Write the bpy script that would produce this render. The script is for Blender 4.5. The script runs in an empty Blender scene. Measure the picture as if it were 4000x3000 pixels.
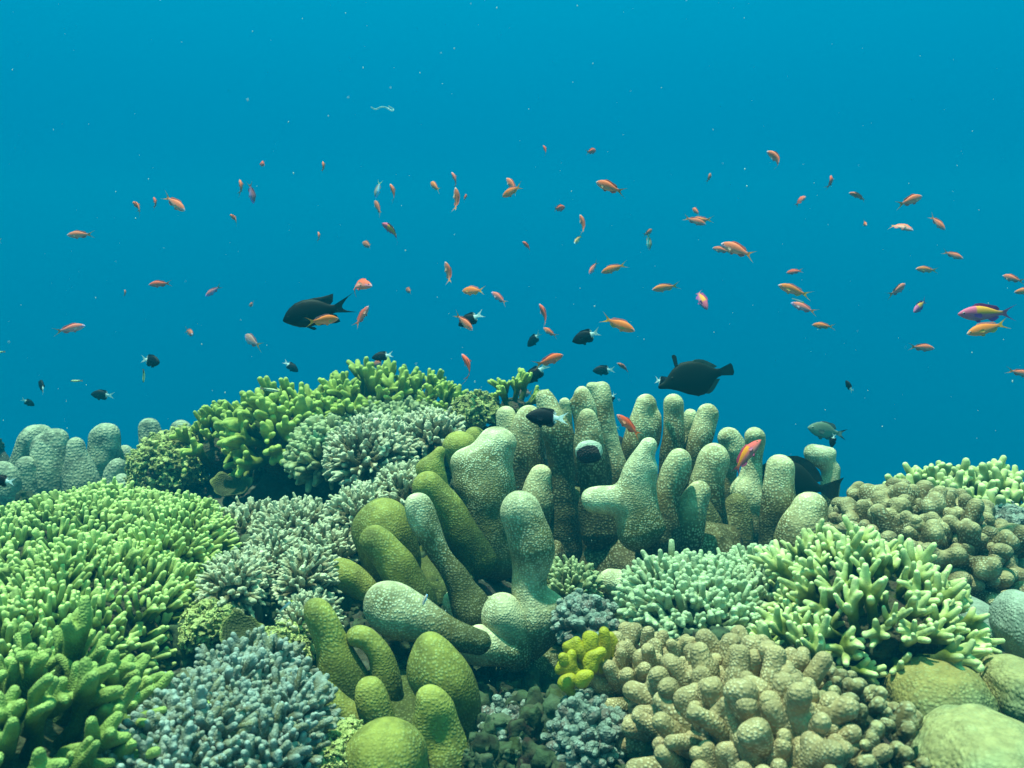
import bpy, math, random
import numpy as np
from mathutils import Vector, Matrix
random.seed(7)
SC = bpy.context.scene
COL = SC.collection

# ------------------------------------------------------------------ camera, world, sun, exposure
FPX = 1995.0                      # focal length in pixels of a 2212 px wide frame
PITCH = math.radians(-6.0)
cam = bpy.data.cameras.new("camera"); cam_o = bpy.data.objects.new("camera", cam); COL.objects.link(cam_o)
cam.sensor_width = 36.0; cam.lens = 36.0 * FPX / 2212.0
cam.clip_start = 0.02; cam.clip_end = 300
cam_o.rotation_euler = (math.radians(90) + PITCH, 0, 0)
SC.camera = cam_o
cam.dof.use_dof = True; cam.dof.focus_distance = 1.4; cam.dof.aperture_fstop = 13

w = bpy.data.worlds.new("World"); SC.world = w; w.use_nodes = True
nt = w.node_tree; nt.nodes.clear()
tc = nt.nodes.new('ShaderNodeTexCoord'); sp = nt.nodes.new('ShaderNodeSeparateXYZ')
mr = nt.nodes.new('ShaderNodeMapRange'); mr.inputs[1].default_value = -1; mr.inputs[2].default_value = 1
rp = nt.nodes.new('ShaderNodeValToRGB'); bg = nt.nodes.new('ShaderNodeBackground'); ow = nt.nodes.new('ShaderNodeOutputWorld')
nt.links.new(tc.outputs['Generated'], sp.inputs[0]); nt.links.new(sp.outputs[2], mr.inputs[0])
nt.links.new(mr.outputs[0], rp.inputs[0]); nt.links.new(rp.outputs[0], bg.inputs[0]); nt.links.new(bg.outputs[0], ow.inputs[0])
cr = rp.color_ramp
stops = [(-1.0, (0, .011, .028)), (-.35, (0, .033, .10)), (-.15, (0, .061, .185)), (0, (0, .096, .250)), (.15, (0, .156, .320)), (.30, (.0, .238, .405)),
         (.55, (.02, .32, .36)), (.85, (.16, .95, .62)), (1.0, (.28, 1.3, .85))]
cr.elements[0].position = 0; cr.elements[0].color = (*stops[0][1], 1); cr.elements[1].position = 1; cr.elements[1].color = (*stops[-1][1], 1)
for z, c in stops[1:-1]:
    e = cr.elements.new((z + 1) / 2); e.color = (*c, 1)
bg.inputs[1].default_value = 1.0

SUN_DIR = Vector((-0.15, 0.04, 1.0)).normalized()      # towards the sun
sl = bpy.data.lights.new("sun", 'SUN'); so = bpy.data.objects.new("sun", sl); COL.objects.link(so)
sl.energy = 5.0; sl.angle = math.radians(2.0); sl.color = (0.74, 1.0, 0.71)
so.rotation_euler = SUN_DIR.to_track_quat('Z', 'Y').to_euler(); so.location = (0, 0, 5)
SC.view_settings.view_transform = 'Standard'; SC.view_settings.look = 'None'
SC.view_settings.exposure = 0.5; SC.view_settings.gamma = 1.0; SC.view_settings.use_curve_mapping = False
SC.render.engine = 'CYCLES'
SC.cycles.use_denoising = True
SC.cycles.max_bounces = 5; SC.cycles.diffuse_bounces = 3; SC.cycles.glossy_bounces = 2; SC.cycles.transparent_max_bounces = 8
SC.cycles.volume_bounces = 0; SC.cycles.caustics_reflective = False; SC.cycles.caustics_refractive = False
HAZE_DENSITY = 0.07

# ------------------------------------------------------------------ pixel -> point
CF = np.array([0, math.cos(PITCH), math.sin(PITCH)]); CU = np.array([0, -math.sin(PITCH), math.cos(PITCH)]); CR = np.array([1.0, 0, 0])
def at(x, y, d):
    "photo position (2212 px frame) and depth in metres to a world point"
    return d * CF + (x - 1106) / FPX * d * CR - (y - 829.5) / FPX * d * CU
def m(px, d): return px * d / FPX
OFF = {1: (0, 500, 1.58), 2: (1300, 500, 1.58), 3: (2600, 500, 1.58), 5: (0, 1400, 2.074), 6: (1000, 1350, 2.074), 7: (2000, 1400, 2.074),
       8: (3000, 1600, 2.074), 9: (0, 2200, 2.074), 10: (1000, 2200, 2.074), 11: (2000, 2200, 2.074), 12: (3000, 2200, 2.074), 0: (0, 0, 1 / 1.80832)}
def cv(c, x, y):
    ox, oy, s = OFF[c]; return (ox + x / s) / 1.80832, (oy + y / s) / 1.80832
def cs(c): return 1 / (OFF[c][2] * 1.80832)

# ------------------------------------------------------------------ mesh tools
def hash3(ix, iy, iz, seed):
    h = (ix.astype(np.int64) * 374761393 + iy.astype(np.int64) * 668265263 + iz.astype(np.int64) * 2147483647 + seed * 974634777) & 0xFFFFFFFF
    h = ((h ^ (h >> 13)) * 1274126177) & 0xFFFFFFFF
    h = (h ^ (h >> 16)) & 0xFFFFFFFF
    return h / 4294967295.0 * 2 - 1
def noise(p, seed=0):
    p = np.asarray(p, float); i = np.floor(p).astype(np.int64); f = p - i; u = f * f * (3 - 2 * f)
    r = 0
    for dx in (0, 1):
        for dy in (0, 1):
            for dz in (0, 1):
                wgt = (u[..., 0] if dx else 1 - u[..., 0]) * (u[..., 1] if dy else 1 - u[..., 1]) * (u[..., 2] if dz else 1 - u[..., 2])
                r = r + wgt * hash3(i[..., 0] + dx, i[..., 1] + dy, i[..., 2] + dz, seed)
    return r
def fbm(p, seed=0, o=3):
    r = 0; a = 1.0
    for k in range(o): r = r + a * noise(np.asarray(p) * (2.03 ** k), seed + k); a *= .5
    return r
def mk(name, V, F, attrs=None, mat=None, smooth=True, midx=None):
    me = bpy.data.meshes.new(name)
    V = np.asarray(V, np.float32)
    if isinstance(F, np.ndarray):
        n = F.shape[0]; k = F.shape[1]
        me.vertices.add(len(V)); me.vertices.foreach_set('co', V.ravel())
        me.loops.add(n * k); me.loops.foreach_set('vertex_index', F.astype(np.int32).ravel())
        me.polygons.add(n); me.polygons.foreach_set('loop_start', np.arange(0, n * k, k, dtype=np.int32))
        me.update(calc_edges=True)
    else:
        me.from_pydata(V.tolist(), [], F)
    me.validate()
    me.polygons.foreach_set('use_smooth', [smooth] * len(me.polygons))
    for an, av in (attrs or {}).items():
        av = np.asarray(av, np.float32)
        if av.ndim == 1: a = me.attributes.new(an, 'FLOAT', 'POINT'); a.data.foreach_set('value', av)
        else:
            a = me.attributes.new(an, 'FLOAT_COLOR', 'POINT'); a.data.foreach_set('color', np.concatenate([av[:, :3], np.ones((len(av), 1))], 1).astype(np.float32).ravel())
    for x in (mat if isinstance(mat, list) else [mat] if mat else []): me.materials.append(x)
    if midx is not None: me.polygons.foreach_set('material_index', midx)
    me.update()
    return me
def surface_nets(v, org, h):
    "v: grid of signed distances (negative inside) -> vertices, quads"
    ins = v < 0
    nx, ny, nz = v.shape
    acc = np.zeros((nx - 1, ny - 1, nz - 1, 3)); cnt = np.zeros((nx - 1, ny - 1, nz - 1))
    C = [(i, j, k) for i in (0, 1) for j in (0, 1) for k in (0, 1)]
    def sub(a, c): return a[c[0]:nx - 1 + c[0], c[1]:ny - 1 + c[1], c[2]:nz - 1 + c[2]]
    for a in C:
        for ax in range(3):
            if a[ax] == 1: continue
            b = list(a); b[ax] = 1
            va = sub(v, a); vb = sub(v, b); cross = (va < 0) != (vb < 0)
            t = np.where(cross, va / np.where(cross, va - vb, 1), 0)
            for q in range(3):
                acc[..., q] += np.where(cross, a[q] + (t if q == ax else 0), 0)
            cnt += cross
    act = cnt > 0
    idx = -np.ones(act.shape, np.int64); idx[act] = np.arange(act.sum())
    ii = np.argwhere(act)
    P = org + (ii + acc[act] / cnt[act][:, None]) * h
    Q = []
    for ax in range(3):
        o1, o2 = [(1, 2), (2, 0), (0, 1)][ax]
        s0 = [slice(None)] * 3; s1 = [slice(None)] * 3; s0[ax] = slice(0, -1); s1[ax] = slice(1, None)
        a = ins[tuple(s0)]; b = ins[tuple(s1)]
        e = np.argwhere(a != b)
        e = e[(e[:, o1] > 0) & (e[:, o2] > 0) & (e[:, o1] < v.shape[o1] - 1) & (e[:, o2] < v.shape[o2] - 1)]
        if not len(e): continue
        fl = a[tuple(e.T)]
        d1 = np.zeros(3, int); d1[o1] = 1; d2 = np.zeros(3, int); d2[o2] = 1
        q = np.stack([idx[tuple((e - d1 - d2).T)], idx[tuple((e - d2).T)], idx[tuple(e.T)], idx[tuple((e - d1).T)]], 1)
        q[~fl] = q[~fl][:, ::-1]
        Q.append(q)
    return P, np.concatenate(Q)
def sdf_mesh(segs, h, k, namp=0.0, nfreq=1.0, seed=0, extra=None, clipz=None):
    "segs: (a, b, ra, rb) in metres; smooth union; returns vertices, quads"
    A = np.array([s[0] for s in segs], float); B = np.array([s[1] for s in segs], float)
    rm = np.array([max(s[2], s[3]) for s in segs])[:, None]
    lo = np.minimum(A, B).__sub__(rm).min(0) - 3 * h - namp * 2; hi = (np.maximum(A, B) + rm).max(0) + 3 * h + namp * 2
    n = np.ceil((hi - lo) / h).astype(int) + 1
    X = np.stack(np.meshgrid(*[lo[i] + h * np.arange(n[i]) for i in range(3)], indexing='ij'), -1)
    D = None; G = None; gid = None
    for sg in list(segs) + [None]:
        g_ = sg[4] if sg is not None and len(sg) > 4 else object()
        if sg is None or g_ != gid:
            if G is not None:
                if D is None: D = G
                else:
                    hh = np.clip(k - np.abs(D - G), 0, None) / k
                    D = np.minimum(D, G) - hh * hh * k * .25
            G = None; gid = g_
            if sg is None: break
        a, b, ra, rb = sg[:4]
        a = np.asarray(a, float); b = np.asarray(b, float); ab = b - a; L2 = max(ab @ ab, 1e-12)
        pa = X - a; t = np.clip(pa @ ab / L2, 0, 1)
        d = np.sqrt(((pa - t[..., None] * ab) ** 2).sum(-1)) - (ra + (rb - ra) * t)
        if G is None: G = d
        else:
            kk = ra * .12; hh = np.clip(kk - np.abs(G - d), 0, None) / kk
            G = np.minimum(G, d) - hh * hh * kk * .15
    if namp: 
        near = np.abs(D) < (namp * 3 + 3 * h); Dn = D.copy()
        Dn[near] = D[near] + namp * fbm(X[near] * nfreq, seed, 2); D = Dn
    if extra: D = extra(X, D)
    return surface_nets(D, lo, h)
def spline(pts, n=4):
    "Catmull-Rom through rows (x,y,z,r)"
    P = np.array(pts, float)
    if len(P) < 3: 
        return P
    Q = np.vstack([2 * P[0] - P[1], P, 2 * P[-1] - P[-2]]); out = []
    for i in range(1, len(Q) - 2):
        for t in np.linspace(0, 1, n, endpoint=False):
            a, b, c, d = Q[i - 1:i + 3]
            out.append(.5 * (2 * b + (c - a) * t + (2 * a - 5 * b + 4 * c - d) * t * t + (3 * b - a - 3 * c + d) * t ** 3))
    out.append(P[-1]); O = np.array(out); O[:, 3] = np.maximum(O[:, 3], P[:, 3].min() * .8)
    return O
CID = [0]
def chain(pts, n=3):
    O = spline(pts, n); CID[0] += 1
    return [(O[i, :3], O[i + 1, :3], O[i, 3], O[i + 1, 3], CID[0]) for i in range(len(O) - 1)]
def link(name, me, parent=None, loc=None):
    o = bpy.data.objects.new(name, me); COL.objects.link(o)
    if parent is not None: o.parent = parent
    if loc is not None: o.location = loc
    return o
def tag(o, label, cat, group=None, kind=None):
    if label: o['label'] = label
    if cat: o['category'] = cat
    if group: o['group'] = group
    if kind: o['kind'] = kind
    return o
def empty(name, loc):
    o = bpy.data.objects.new(name, None); o.empty_display_size = .03; COL.objects.link(o); o.location = loc; return o

# ------------------------------------------------------------------ materials
def newmat(name):
    mt = bpy.data.materials.new(name); mt.use_nodes = True; n = mt.node_tree; n.nodes.clear()
    b = n.nodes.new('ShaderNodeBsdfPrincipled'); o = n.nodes.new('ShaderNodeOutputMaterial'); n.links.new(b.outputs[0], o.inputs[0])
    return mt, n, b
def nd(n, t, **kw):
    x = n.nodes.new(t)
    for k, v in kw.items(): setattr(x, k, v)
    return x
def mixc(n, fac, a, b, mode='MIX'):
    x = n.nodes.new('ShaderNodeMix'); x.data_type = 'RGBA'; x.blend_type = mode
    for s, v in ((x.inputs[0], fac), (x.inputs[6], a), (x.inputs[7], b)):
        if isinstance(v, (int, float)): s.default_value = v
        elif isinstance(v, tuple): s.default_value = (*v, 1)
        else: n.links.new(v, s)
    return x.outputs[2]
def ramp(n, src, pts):
    r = n.nodes.new('ShaderNodeValToRGB'); n.links.new(src, r.inputs[0])
    for i, (p, v) in enumerate(pts):
        e = r.color_ramp.elements[i] if i < 2 else r.color_ramp.elements.new(.5)
        e.position = p; e.color = (v, v, v, 1) if isinstance(v, (int, float)) else (*v, 1)
    return r.outputs[0]
def coral_mat(name, base, tip, polyp=None, cell=180., spot=.5, bump=.5, bdist=.002, blotch=None, blotch_scale=14., low=None, fine=600., tip_pts=((.25, 0.), (1., 1.)), rough=.75, hue_rand=.12):
    """base -> tip by the tip attribute; pale polyps as a cell pattern; blotches of algae; low = darker foot, partly painted shade"""
    mt, n, b = newmat(name)
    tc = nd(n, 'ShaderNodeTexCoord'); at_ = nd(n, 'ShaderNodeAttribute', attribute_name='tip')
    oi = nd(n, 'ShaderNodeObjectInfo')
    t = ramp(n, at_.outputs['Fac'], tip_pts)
    c = mixc(n, t, base, tip)  # pale tips: partly real growth, partly sunlight put into the colour
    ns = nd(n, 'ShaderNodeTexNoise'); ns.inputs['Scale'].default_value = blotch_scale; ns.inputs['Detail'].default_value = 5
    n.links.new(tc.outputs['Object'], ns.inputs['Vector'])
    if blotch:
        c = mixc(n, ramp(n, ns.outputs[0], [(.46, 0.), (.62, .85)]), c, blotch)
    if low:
        lf = ramp(n, at_.outputs['Fac'], [(0., 1.), (.55, 0.)]); c = mixc(n, lf, c, low)  # darkens the foot; part of this is shade put into the colour
    vo = nd(n, 'ShaderNodeTexVoronoi'); vo.inputs['Scale'].default_value = cell
    nw = nd(n, 'ShaderNodeTexNoise'); nw.inputs['Scale'].default_value = 22; nw.inputs['Detail'].default_value = 2; n.links.new(tc.outputs['Object'], nw.inputs['Vector'])
    wv = n.nodes.new('ShaderNodeVectorMath'); wv.operation = 'MULTIPLY_ADD'; n.links.new(nw.outputs[1], wv.inputs[0]); wv.inputs[1].default_value = (.012,) * 3; n.links.new(tc.outputs['Object'], wv.inputs[2])
    try: vo.inputs['Randomness'].default_value = .75
    except Exception: pass
    n.links.new(wv.outputs[0], vo.inputs['Vector'])
    if polyp:
        pf = ramp(n, vo.outputs['Distance'], [(.18, spot), (.52, 0.)])
        mm = n.nodes.new('ShaderNodeMath'); mm.operation = 'MULTIPLY'; n.links.new(pf, mm.inputs[0])
        ff = ramp(n, at_.outputs['Fac'], [(0., .25), (.6, 1.)]); m3 = n.nodes.new('ShaderNodeMath'); m3.operation = 'MULTIPLY'; n.links.new(ff, m3.inputs[0]); n.links.new(ramp(n, nw.outputs[0], [(.35, .25), (.6, 1.)]), m3.inputs[1]); n.links.new(m3.outputs[0], mm.inputs[1])
        c = mixc(n, mm.outputs[0], c, polyp)
    # specks of sediment and colour drift
    n2 = nd(n, 'ShaderNodeTexNoise'); n2.inputs['Scale'].default_value = 90; n2.inputs['Detail'].default_value = 4; n.links.new(tc.outputs['Object'], n2.inputs['Vector'])
    hv = nd(n, 'ShaderNodeHueSaturation'); n.links.new(c, hv.inputs['Color'])
    mv = nd(n, 'ShaderNodeMapRange'); n.links.new(n2.outputs[0], mv.inputs[0]); mv.inputs[1].default_value = .3; mv.inputs[2].default_value = .7; mv.inputs[3].default_value = .72; mv.inputs[4].default_value = 1.22
    mo = nd(n, 'ShaderNodeMapRange'); n.links.new(oi.outputs['Random'], mo.inputs[0]); mo.inputs[3].default_value = 1 - hue_rand * 1.3; mo.inputs[4].default_value = 1 + hue_rand
    mu = n.nodes.new('ShaderNodeMath'); mu.operation = 'MULTIPLY'; n.links.new(mv.outputs[0], mu.inputs[0]); n.links.new(mo.outputs[0], mu.inputs[1])
    n.links.new(mu.outputs[0], hv.inputs['Value'])
    n.links.new(hv.outputs[0], b.inputs['Base Color']); b.inputs['Roughness'].default_value = rough
    b.inputs['Specular IOR Level'].default_value = .25
    bp = nd(n, 'ShaderNodeBump'); bp.inputs['Strength'].default_value = bump; bp.inputs['Distance'].default_value = bdist
    iv = ramp(n, vo.outputs['Distance'], [(.0, 1.), (.65, 0.)])
    nf = nd(n, 'ShaderNodeTexNoise'); nf.inputs['Scale'].default_value = fine; nf.inputs['Detail'].default_value = 3; n.links.new(tc.outputs['Object'], nf.inputs['Vector'])
    ad = n.nodes.new('ShaderNodeMath'); ad.operation = 'MULTIPLY_ADD'; n.links.new(nf.outputs[0], ad.inputs[0]); ad.inputs[1].default_value = .35; n.links.new(iv, ad.inputs[2])
    n.links.new(ad.outputs[0], bp.inputs['Height']); n.links.new(bp.outputs[0], b.inputs['Normal'])
    return mt
M = {}
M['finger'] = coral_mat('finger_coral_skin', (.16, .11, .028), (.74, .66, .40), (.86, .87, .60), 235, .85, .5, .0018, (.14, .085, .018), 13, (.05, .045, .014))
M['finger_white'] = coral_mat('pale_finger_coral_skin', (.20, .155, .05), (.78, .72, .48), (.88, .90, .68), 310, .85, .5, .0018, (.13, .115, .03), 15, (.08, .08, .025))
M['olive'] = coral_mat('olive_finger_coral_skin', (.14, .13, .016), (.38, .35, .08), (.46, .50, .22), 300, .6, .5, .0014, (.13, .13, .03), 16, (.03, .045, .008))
M['far'] = coral_mat('grey_column_skin', (.18, .19, .11), (.50, .52, .38), (.58, .60, .48), 130, .5, .8, .003, (.09, .11, .08), 18, (.10, .10, .06))  # grey-green skin of the columns at the back left
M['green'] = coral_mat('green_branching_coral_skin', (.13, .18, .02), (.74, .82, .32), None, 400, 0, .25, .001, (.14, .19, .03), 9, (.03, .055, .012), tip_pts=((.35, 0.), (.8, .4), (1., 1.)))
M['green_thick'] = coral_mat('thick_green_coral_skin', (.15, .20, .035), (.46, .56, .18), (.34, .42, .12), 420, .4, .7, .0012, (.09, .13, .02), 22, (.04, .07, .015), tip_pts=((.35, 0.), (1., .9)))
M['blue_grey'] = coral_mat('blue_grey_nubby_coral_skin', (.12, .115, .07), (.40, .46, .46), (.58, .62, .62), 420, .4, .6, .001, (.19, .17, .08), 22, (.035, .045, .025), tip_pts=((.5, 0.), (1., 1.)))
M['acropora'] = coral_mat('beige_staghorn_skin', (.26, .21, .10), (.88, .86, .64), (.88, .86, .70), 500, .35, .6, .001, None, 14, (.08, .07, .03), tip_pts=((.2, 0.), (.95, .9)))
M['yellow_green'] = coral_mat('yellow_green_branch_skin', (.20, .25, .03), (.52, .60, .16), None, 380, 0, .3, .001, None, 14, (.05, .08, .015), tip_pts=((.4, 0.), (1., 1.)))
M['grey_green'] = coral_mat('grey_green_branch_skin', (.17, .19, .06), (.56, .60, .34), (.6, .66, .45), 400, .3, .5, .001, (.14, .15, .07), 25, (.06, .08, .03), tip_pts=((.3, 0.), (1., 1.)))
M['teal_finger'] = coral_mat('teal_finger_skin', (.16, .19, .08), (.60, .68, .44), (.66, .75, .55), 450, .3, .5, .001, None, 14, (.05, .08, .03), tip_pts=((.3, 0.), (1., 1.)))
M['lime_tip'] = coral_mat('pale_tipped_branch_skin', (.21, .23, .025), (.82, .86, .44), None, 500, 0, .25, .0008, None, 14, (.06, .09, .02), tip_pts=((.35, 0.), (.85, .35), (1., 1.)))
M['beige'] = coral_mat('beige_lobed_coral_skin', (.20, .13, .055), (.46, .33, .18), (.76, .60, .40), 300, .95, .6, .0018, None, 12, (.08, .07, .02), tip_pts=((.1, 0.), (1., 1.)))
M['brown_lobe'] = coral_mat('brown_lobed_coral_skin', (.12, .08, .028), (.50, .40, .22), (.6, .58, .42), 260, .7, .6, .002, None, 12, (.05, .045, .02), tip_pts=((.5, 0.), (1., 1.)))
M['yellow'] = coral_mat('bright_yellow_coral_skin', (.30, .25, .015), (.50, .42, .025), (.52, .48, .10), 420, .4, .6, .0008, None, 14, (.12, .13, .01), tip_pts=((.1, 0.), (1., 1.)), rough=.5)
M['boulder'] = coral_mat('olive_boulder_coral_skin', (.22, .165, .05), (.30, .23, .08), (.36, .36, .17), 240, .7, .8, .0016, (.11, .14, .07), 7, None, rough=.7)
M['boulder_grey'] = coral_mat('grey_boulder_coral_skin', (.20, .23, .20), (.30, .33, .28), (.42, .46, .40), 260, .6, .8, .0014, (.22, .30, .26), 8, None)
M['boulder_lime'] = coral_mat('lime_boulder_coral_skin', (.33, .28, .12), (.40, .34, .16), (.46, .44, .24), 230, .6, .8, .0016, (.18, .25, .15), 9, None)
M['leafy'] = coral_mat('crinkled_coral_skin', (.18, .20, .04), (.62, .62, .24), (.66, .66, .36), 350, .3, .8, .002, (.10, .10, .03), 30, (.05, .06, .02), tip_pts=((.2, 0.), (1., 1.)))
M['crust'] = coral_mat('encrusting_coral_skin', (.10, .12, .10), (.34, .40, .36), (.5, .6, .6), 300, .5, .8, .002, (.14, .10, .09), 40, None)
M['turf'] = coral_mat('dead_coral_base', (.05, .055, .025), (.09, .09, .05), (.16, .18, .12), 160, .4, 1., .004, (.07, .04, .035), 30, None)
M['trunk'] = coral_mat('shaded_trunk_skin', (.10, .085, .025), (.13, .115, .04), (.42, .42, .24), 235, .6, .6, .002, (.16, .10, .02), 11, None)  # darker finger skin; shade between the column feet is painted in
M['scar'] = coral_mat('dead_scar_skin', (.022, .018, .02), (.03, .02, .025), None, 300, 0, .8, .003, (.05, .03, .03), 60, None)
M['scar_rim'] = coral_mat('scar_rim_skin', (.50, .58, .48), (.60, .66, .56), None, 300, 0, .5, .001, None, 60, None)

# seabed rock
def rock_mat():
    mt, n, b = newmat('reef_rock')
    tc = nd(n, 'ShaderNodeTexCoord')
    a = nd(n, 'ShaderNodeTexNoise'); a.inputs['Scale'].default_value = 9; a.inputs['Detail'].default_value = 8; n.links.new(tc.outputs['Object'], a.inputs['Vector'])
    c = nd(n, 'ShaderNodeTexNoise'); c.inputs['Scale'].default_value = 45; c.inputs['Detail'].default_value = 6; n.links.new(tc.outputs['Object'], c.inputs['Vector'])
    v = nd(n, 'ShaderNodeTexVoronoi'); v.inputs['Scale'].default_value = 60; n.links.new(tc.outputs['Object'], v.inputs['Vector'])
    x = mixc(n, ramp(n, a.outputs[0], [(.35, 0.), (.65, 1.)]), (.025, .03, .02), (.07, .065, .04))
    x = mixc(n, ramp(n, c.outputs[0], [(.55, 0.), (.72, .8)]), x, (.14, .17, .13))
    x = mixc(n, ramp(n, c.outputs[0], [(.28, .7), (.40, 0.)]), x, (.14, .05, .06))
    n.links.new(x, b.inputs['Base Color']); b.inputs['Roughness'].default_value = .9
    bp = nd(n, 'ShaderNodeBump'); bp.inputs['Strength'].default_value = .8; bp.inputs['Distance'].default_value = .008
    ad = n.nodes.new('ShaderNodeMath'); n.links.new(c.outputs[0], ad.inputs[0]); n.links.new(v.outputs['Distance'], ad.inputs[1]); n.links.new(ad.outputs[0], bp.inputs['Height'])
    n.links.new(bp.outputs[0], b.inputs['Normal'])
    return mt
M['rock'] = rock_mat()
def attr_mat(name, rough=.6, spec=.3, bump=0., bscale=300., rnd=.1, objtint=False, alpha=1.):
    mt, n, b = newmat(name)
    a = nd(n, 'ShaderNodeAttribute', attribute_name='Col'); oi = nd(n, 'ShaderNodeObjectInfo')
    tc = nd(n, 'ShaderNodeTexCoord'); ns = nd(n, 'ShaderNodeTexNoise'); ns.inputs['Scale'].default_value = bscale; n.links.new(tc.outputs['Object'], ns.inputs['Vector'])
    c = a.outputs['Color']
    if objtint: c = mixc(n, 1., c, oi.outputs['Color'], 'MULTIPLY')
    hv = nd(n, 'ShaderNodeHueSaturation'); n.links.new(c, hv.inputs['Color'])
    mv = nd(n, 'ShaderNodeMapRange'); n.links.new(ns.outputs[0], mv.inputs[0]); mv.inputs[3].default_value = 1 - rnd; mv.inputs[4].default_value = 1 + rnd
    n.links.new(mv.outputs[0], hv.inputs['Value']); n.links.new(hv.outputs[0], b.inputs['Base Color'])
    b.inputs['Roughness'].default_value = rough; b.inputs['Specular IOR Level'].default_value = spec; b.inputs['Alpha'].default_value = alpha
    if bump:
        bp = nd(n, 'ShaderNodeBump'); bp.inputs['Strength'].default_value = bump; bp.inputs['Distance'].default_value = .003; n.links.new(ns.outputs[0], bp.inputs['Height']); n.links.new(bp.outputs[0], b.inputs['Normal'])
    return mt
M['rubble'] = attr_mat('reef_rubble_skin', .9, .1, .8, 160, .45)
M['fish'] = attr_mat('fish_scales', .55, .15, .15, 260, .12, True)
M['fin'] = attr_mat('fish_fin', .5, .3, 0, 300, .1, True, .9)

# ------------------------------------------------------------------ builders for corals
GROUND = []          # control points of the seabed: x, y, z, spread
def hold(p, z, s=.12): GROUND.append((p[0], p[1], z, s))
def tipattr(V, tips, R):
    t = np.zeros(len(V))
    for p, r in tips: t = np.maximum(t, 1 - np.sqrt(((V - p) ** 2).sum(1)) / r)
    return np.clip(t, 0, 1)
def branch_variant(name, mat, L, r, forks, spread, seed, h=None, fl=.55, taper=.85, bumps=0, bump_r=0., kn=.9, curl=.25, levels=1, flat=0.):
    "a forking stub growing up +z, length about L, finger radius r"
    rg = random.Random(seed); segs = []; tips = []
    def rv(s): return np.array([rg.gauss(0, s), rg.gauss(0, s), rg.gauss(0, s)])
    def grow(p, d, l, rr, lev):
        d = d / np.linalg.norm(d); d2 = d + rv(curl); d2 /= np.linalg.norm(d2)
        mid = p + d * l * .5; end = mid + d2 * l * .5
        pts = [(*p, rr * 1.15), (*mid, rr), (*end, rr * taper)]
        segs.extend(chain(pts, 2))
        if lev == 0: tips.append((end + d2 * rr * taper, l * 1.15)); return
        k = forks if lev == levels else max(2, forks - 1); a0 = rg.random() * 6.28
        for i in range(k):
            an = a0 + 6.283 * i / k + rg.uniform(-.4, .4)
            u = np.cross(d, [.3, .9, .2]); u /= np.linalg.norm(u); v_ = np.cross(d, u)
            dd = d + (u * math.cos(an) + v_ * math.sin(an)) * spread * rg.uniform(.6, 1.3)
            st = p + (end - p) * rg.uniform(.45, 1.0)
            grow(st, dd, l * rg.uniform(fl * .75, fl * 1.25), rr * rg.uniform(.85, 1.0), lev - 1)
        grow(end, d2 + rv(.15), l * fl * rg.uniform(.8, 1.2), rr * .95, 0)
    grow(np.zeros(3), np.array([0, 0, 1.]), L * .6, r * 1.1, levels)
    bs = []
    if bumps:
        for (a, b_, ra, rb, _g) in segs:
            for q in range(bumps):
                t = rg.random(); c = a + (b_ - a) * t; ax = b_ - a; ax = ax / (np.linalg.norm(ax) + 1e-9)
                o = rv(1); o -= ax * (o @ ax); o /= np.linalg.norm(o) + 1e-9
                s = c + o * (ra + (rb - ra) * t) * .85; e = s + (o * .7 + ax * .8) * bump_r * 1.3
                bs.append((s, e, bump_r, bump_r * .75))
    V, F = sdf_mesh(segs + bs, h or r * .38, r * kn, r * .12, 1 / (r * 5), seed)
    T = tipattr(V, tips, L)
    if bumps:
        zz = np.zeros(len(V))
        for s, e, ra, rb in bs: zz = np.maximum(zz, 1 - np.sqrt(((V - e) ** 2).sum(1)) / (bump_r * 1.6))
        T = np.clip(np.maximum(T, .0) * .75 + .35 * np.clip(zz, 0, 1), 0, 1)
    return mk(name, V, F, {'tip': T}, mat)
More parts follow.
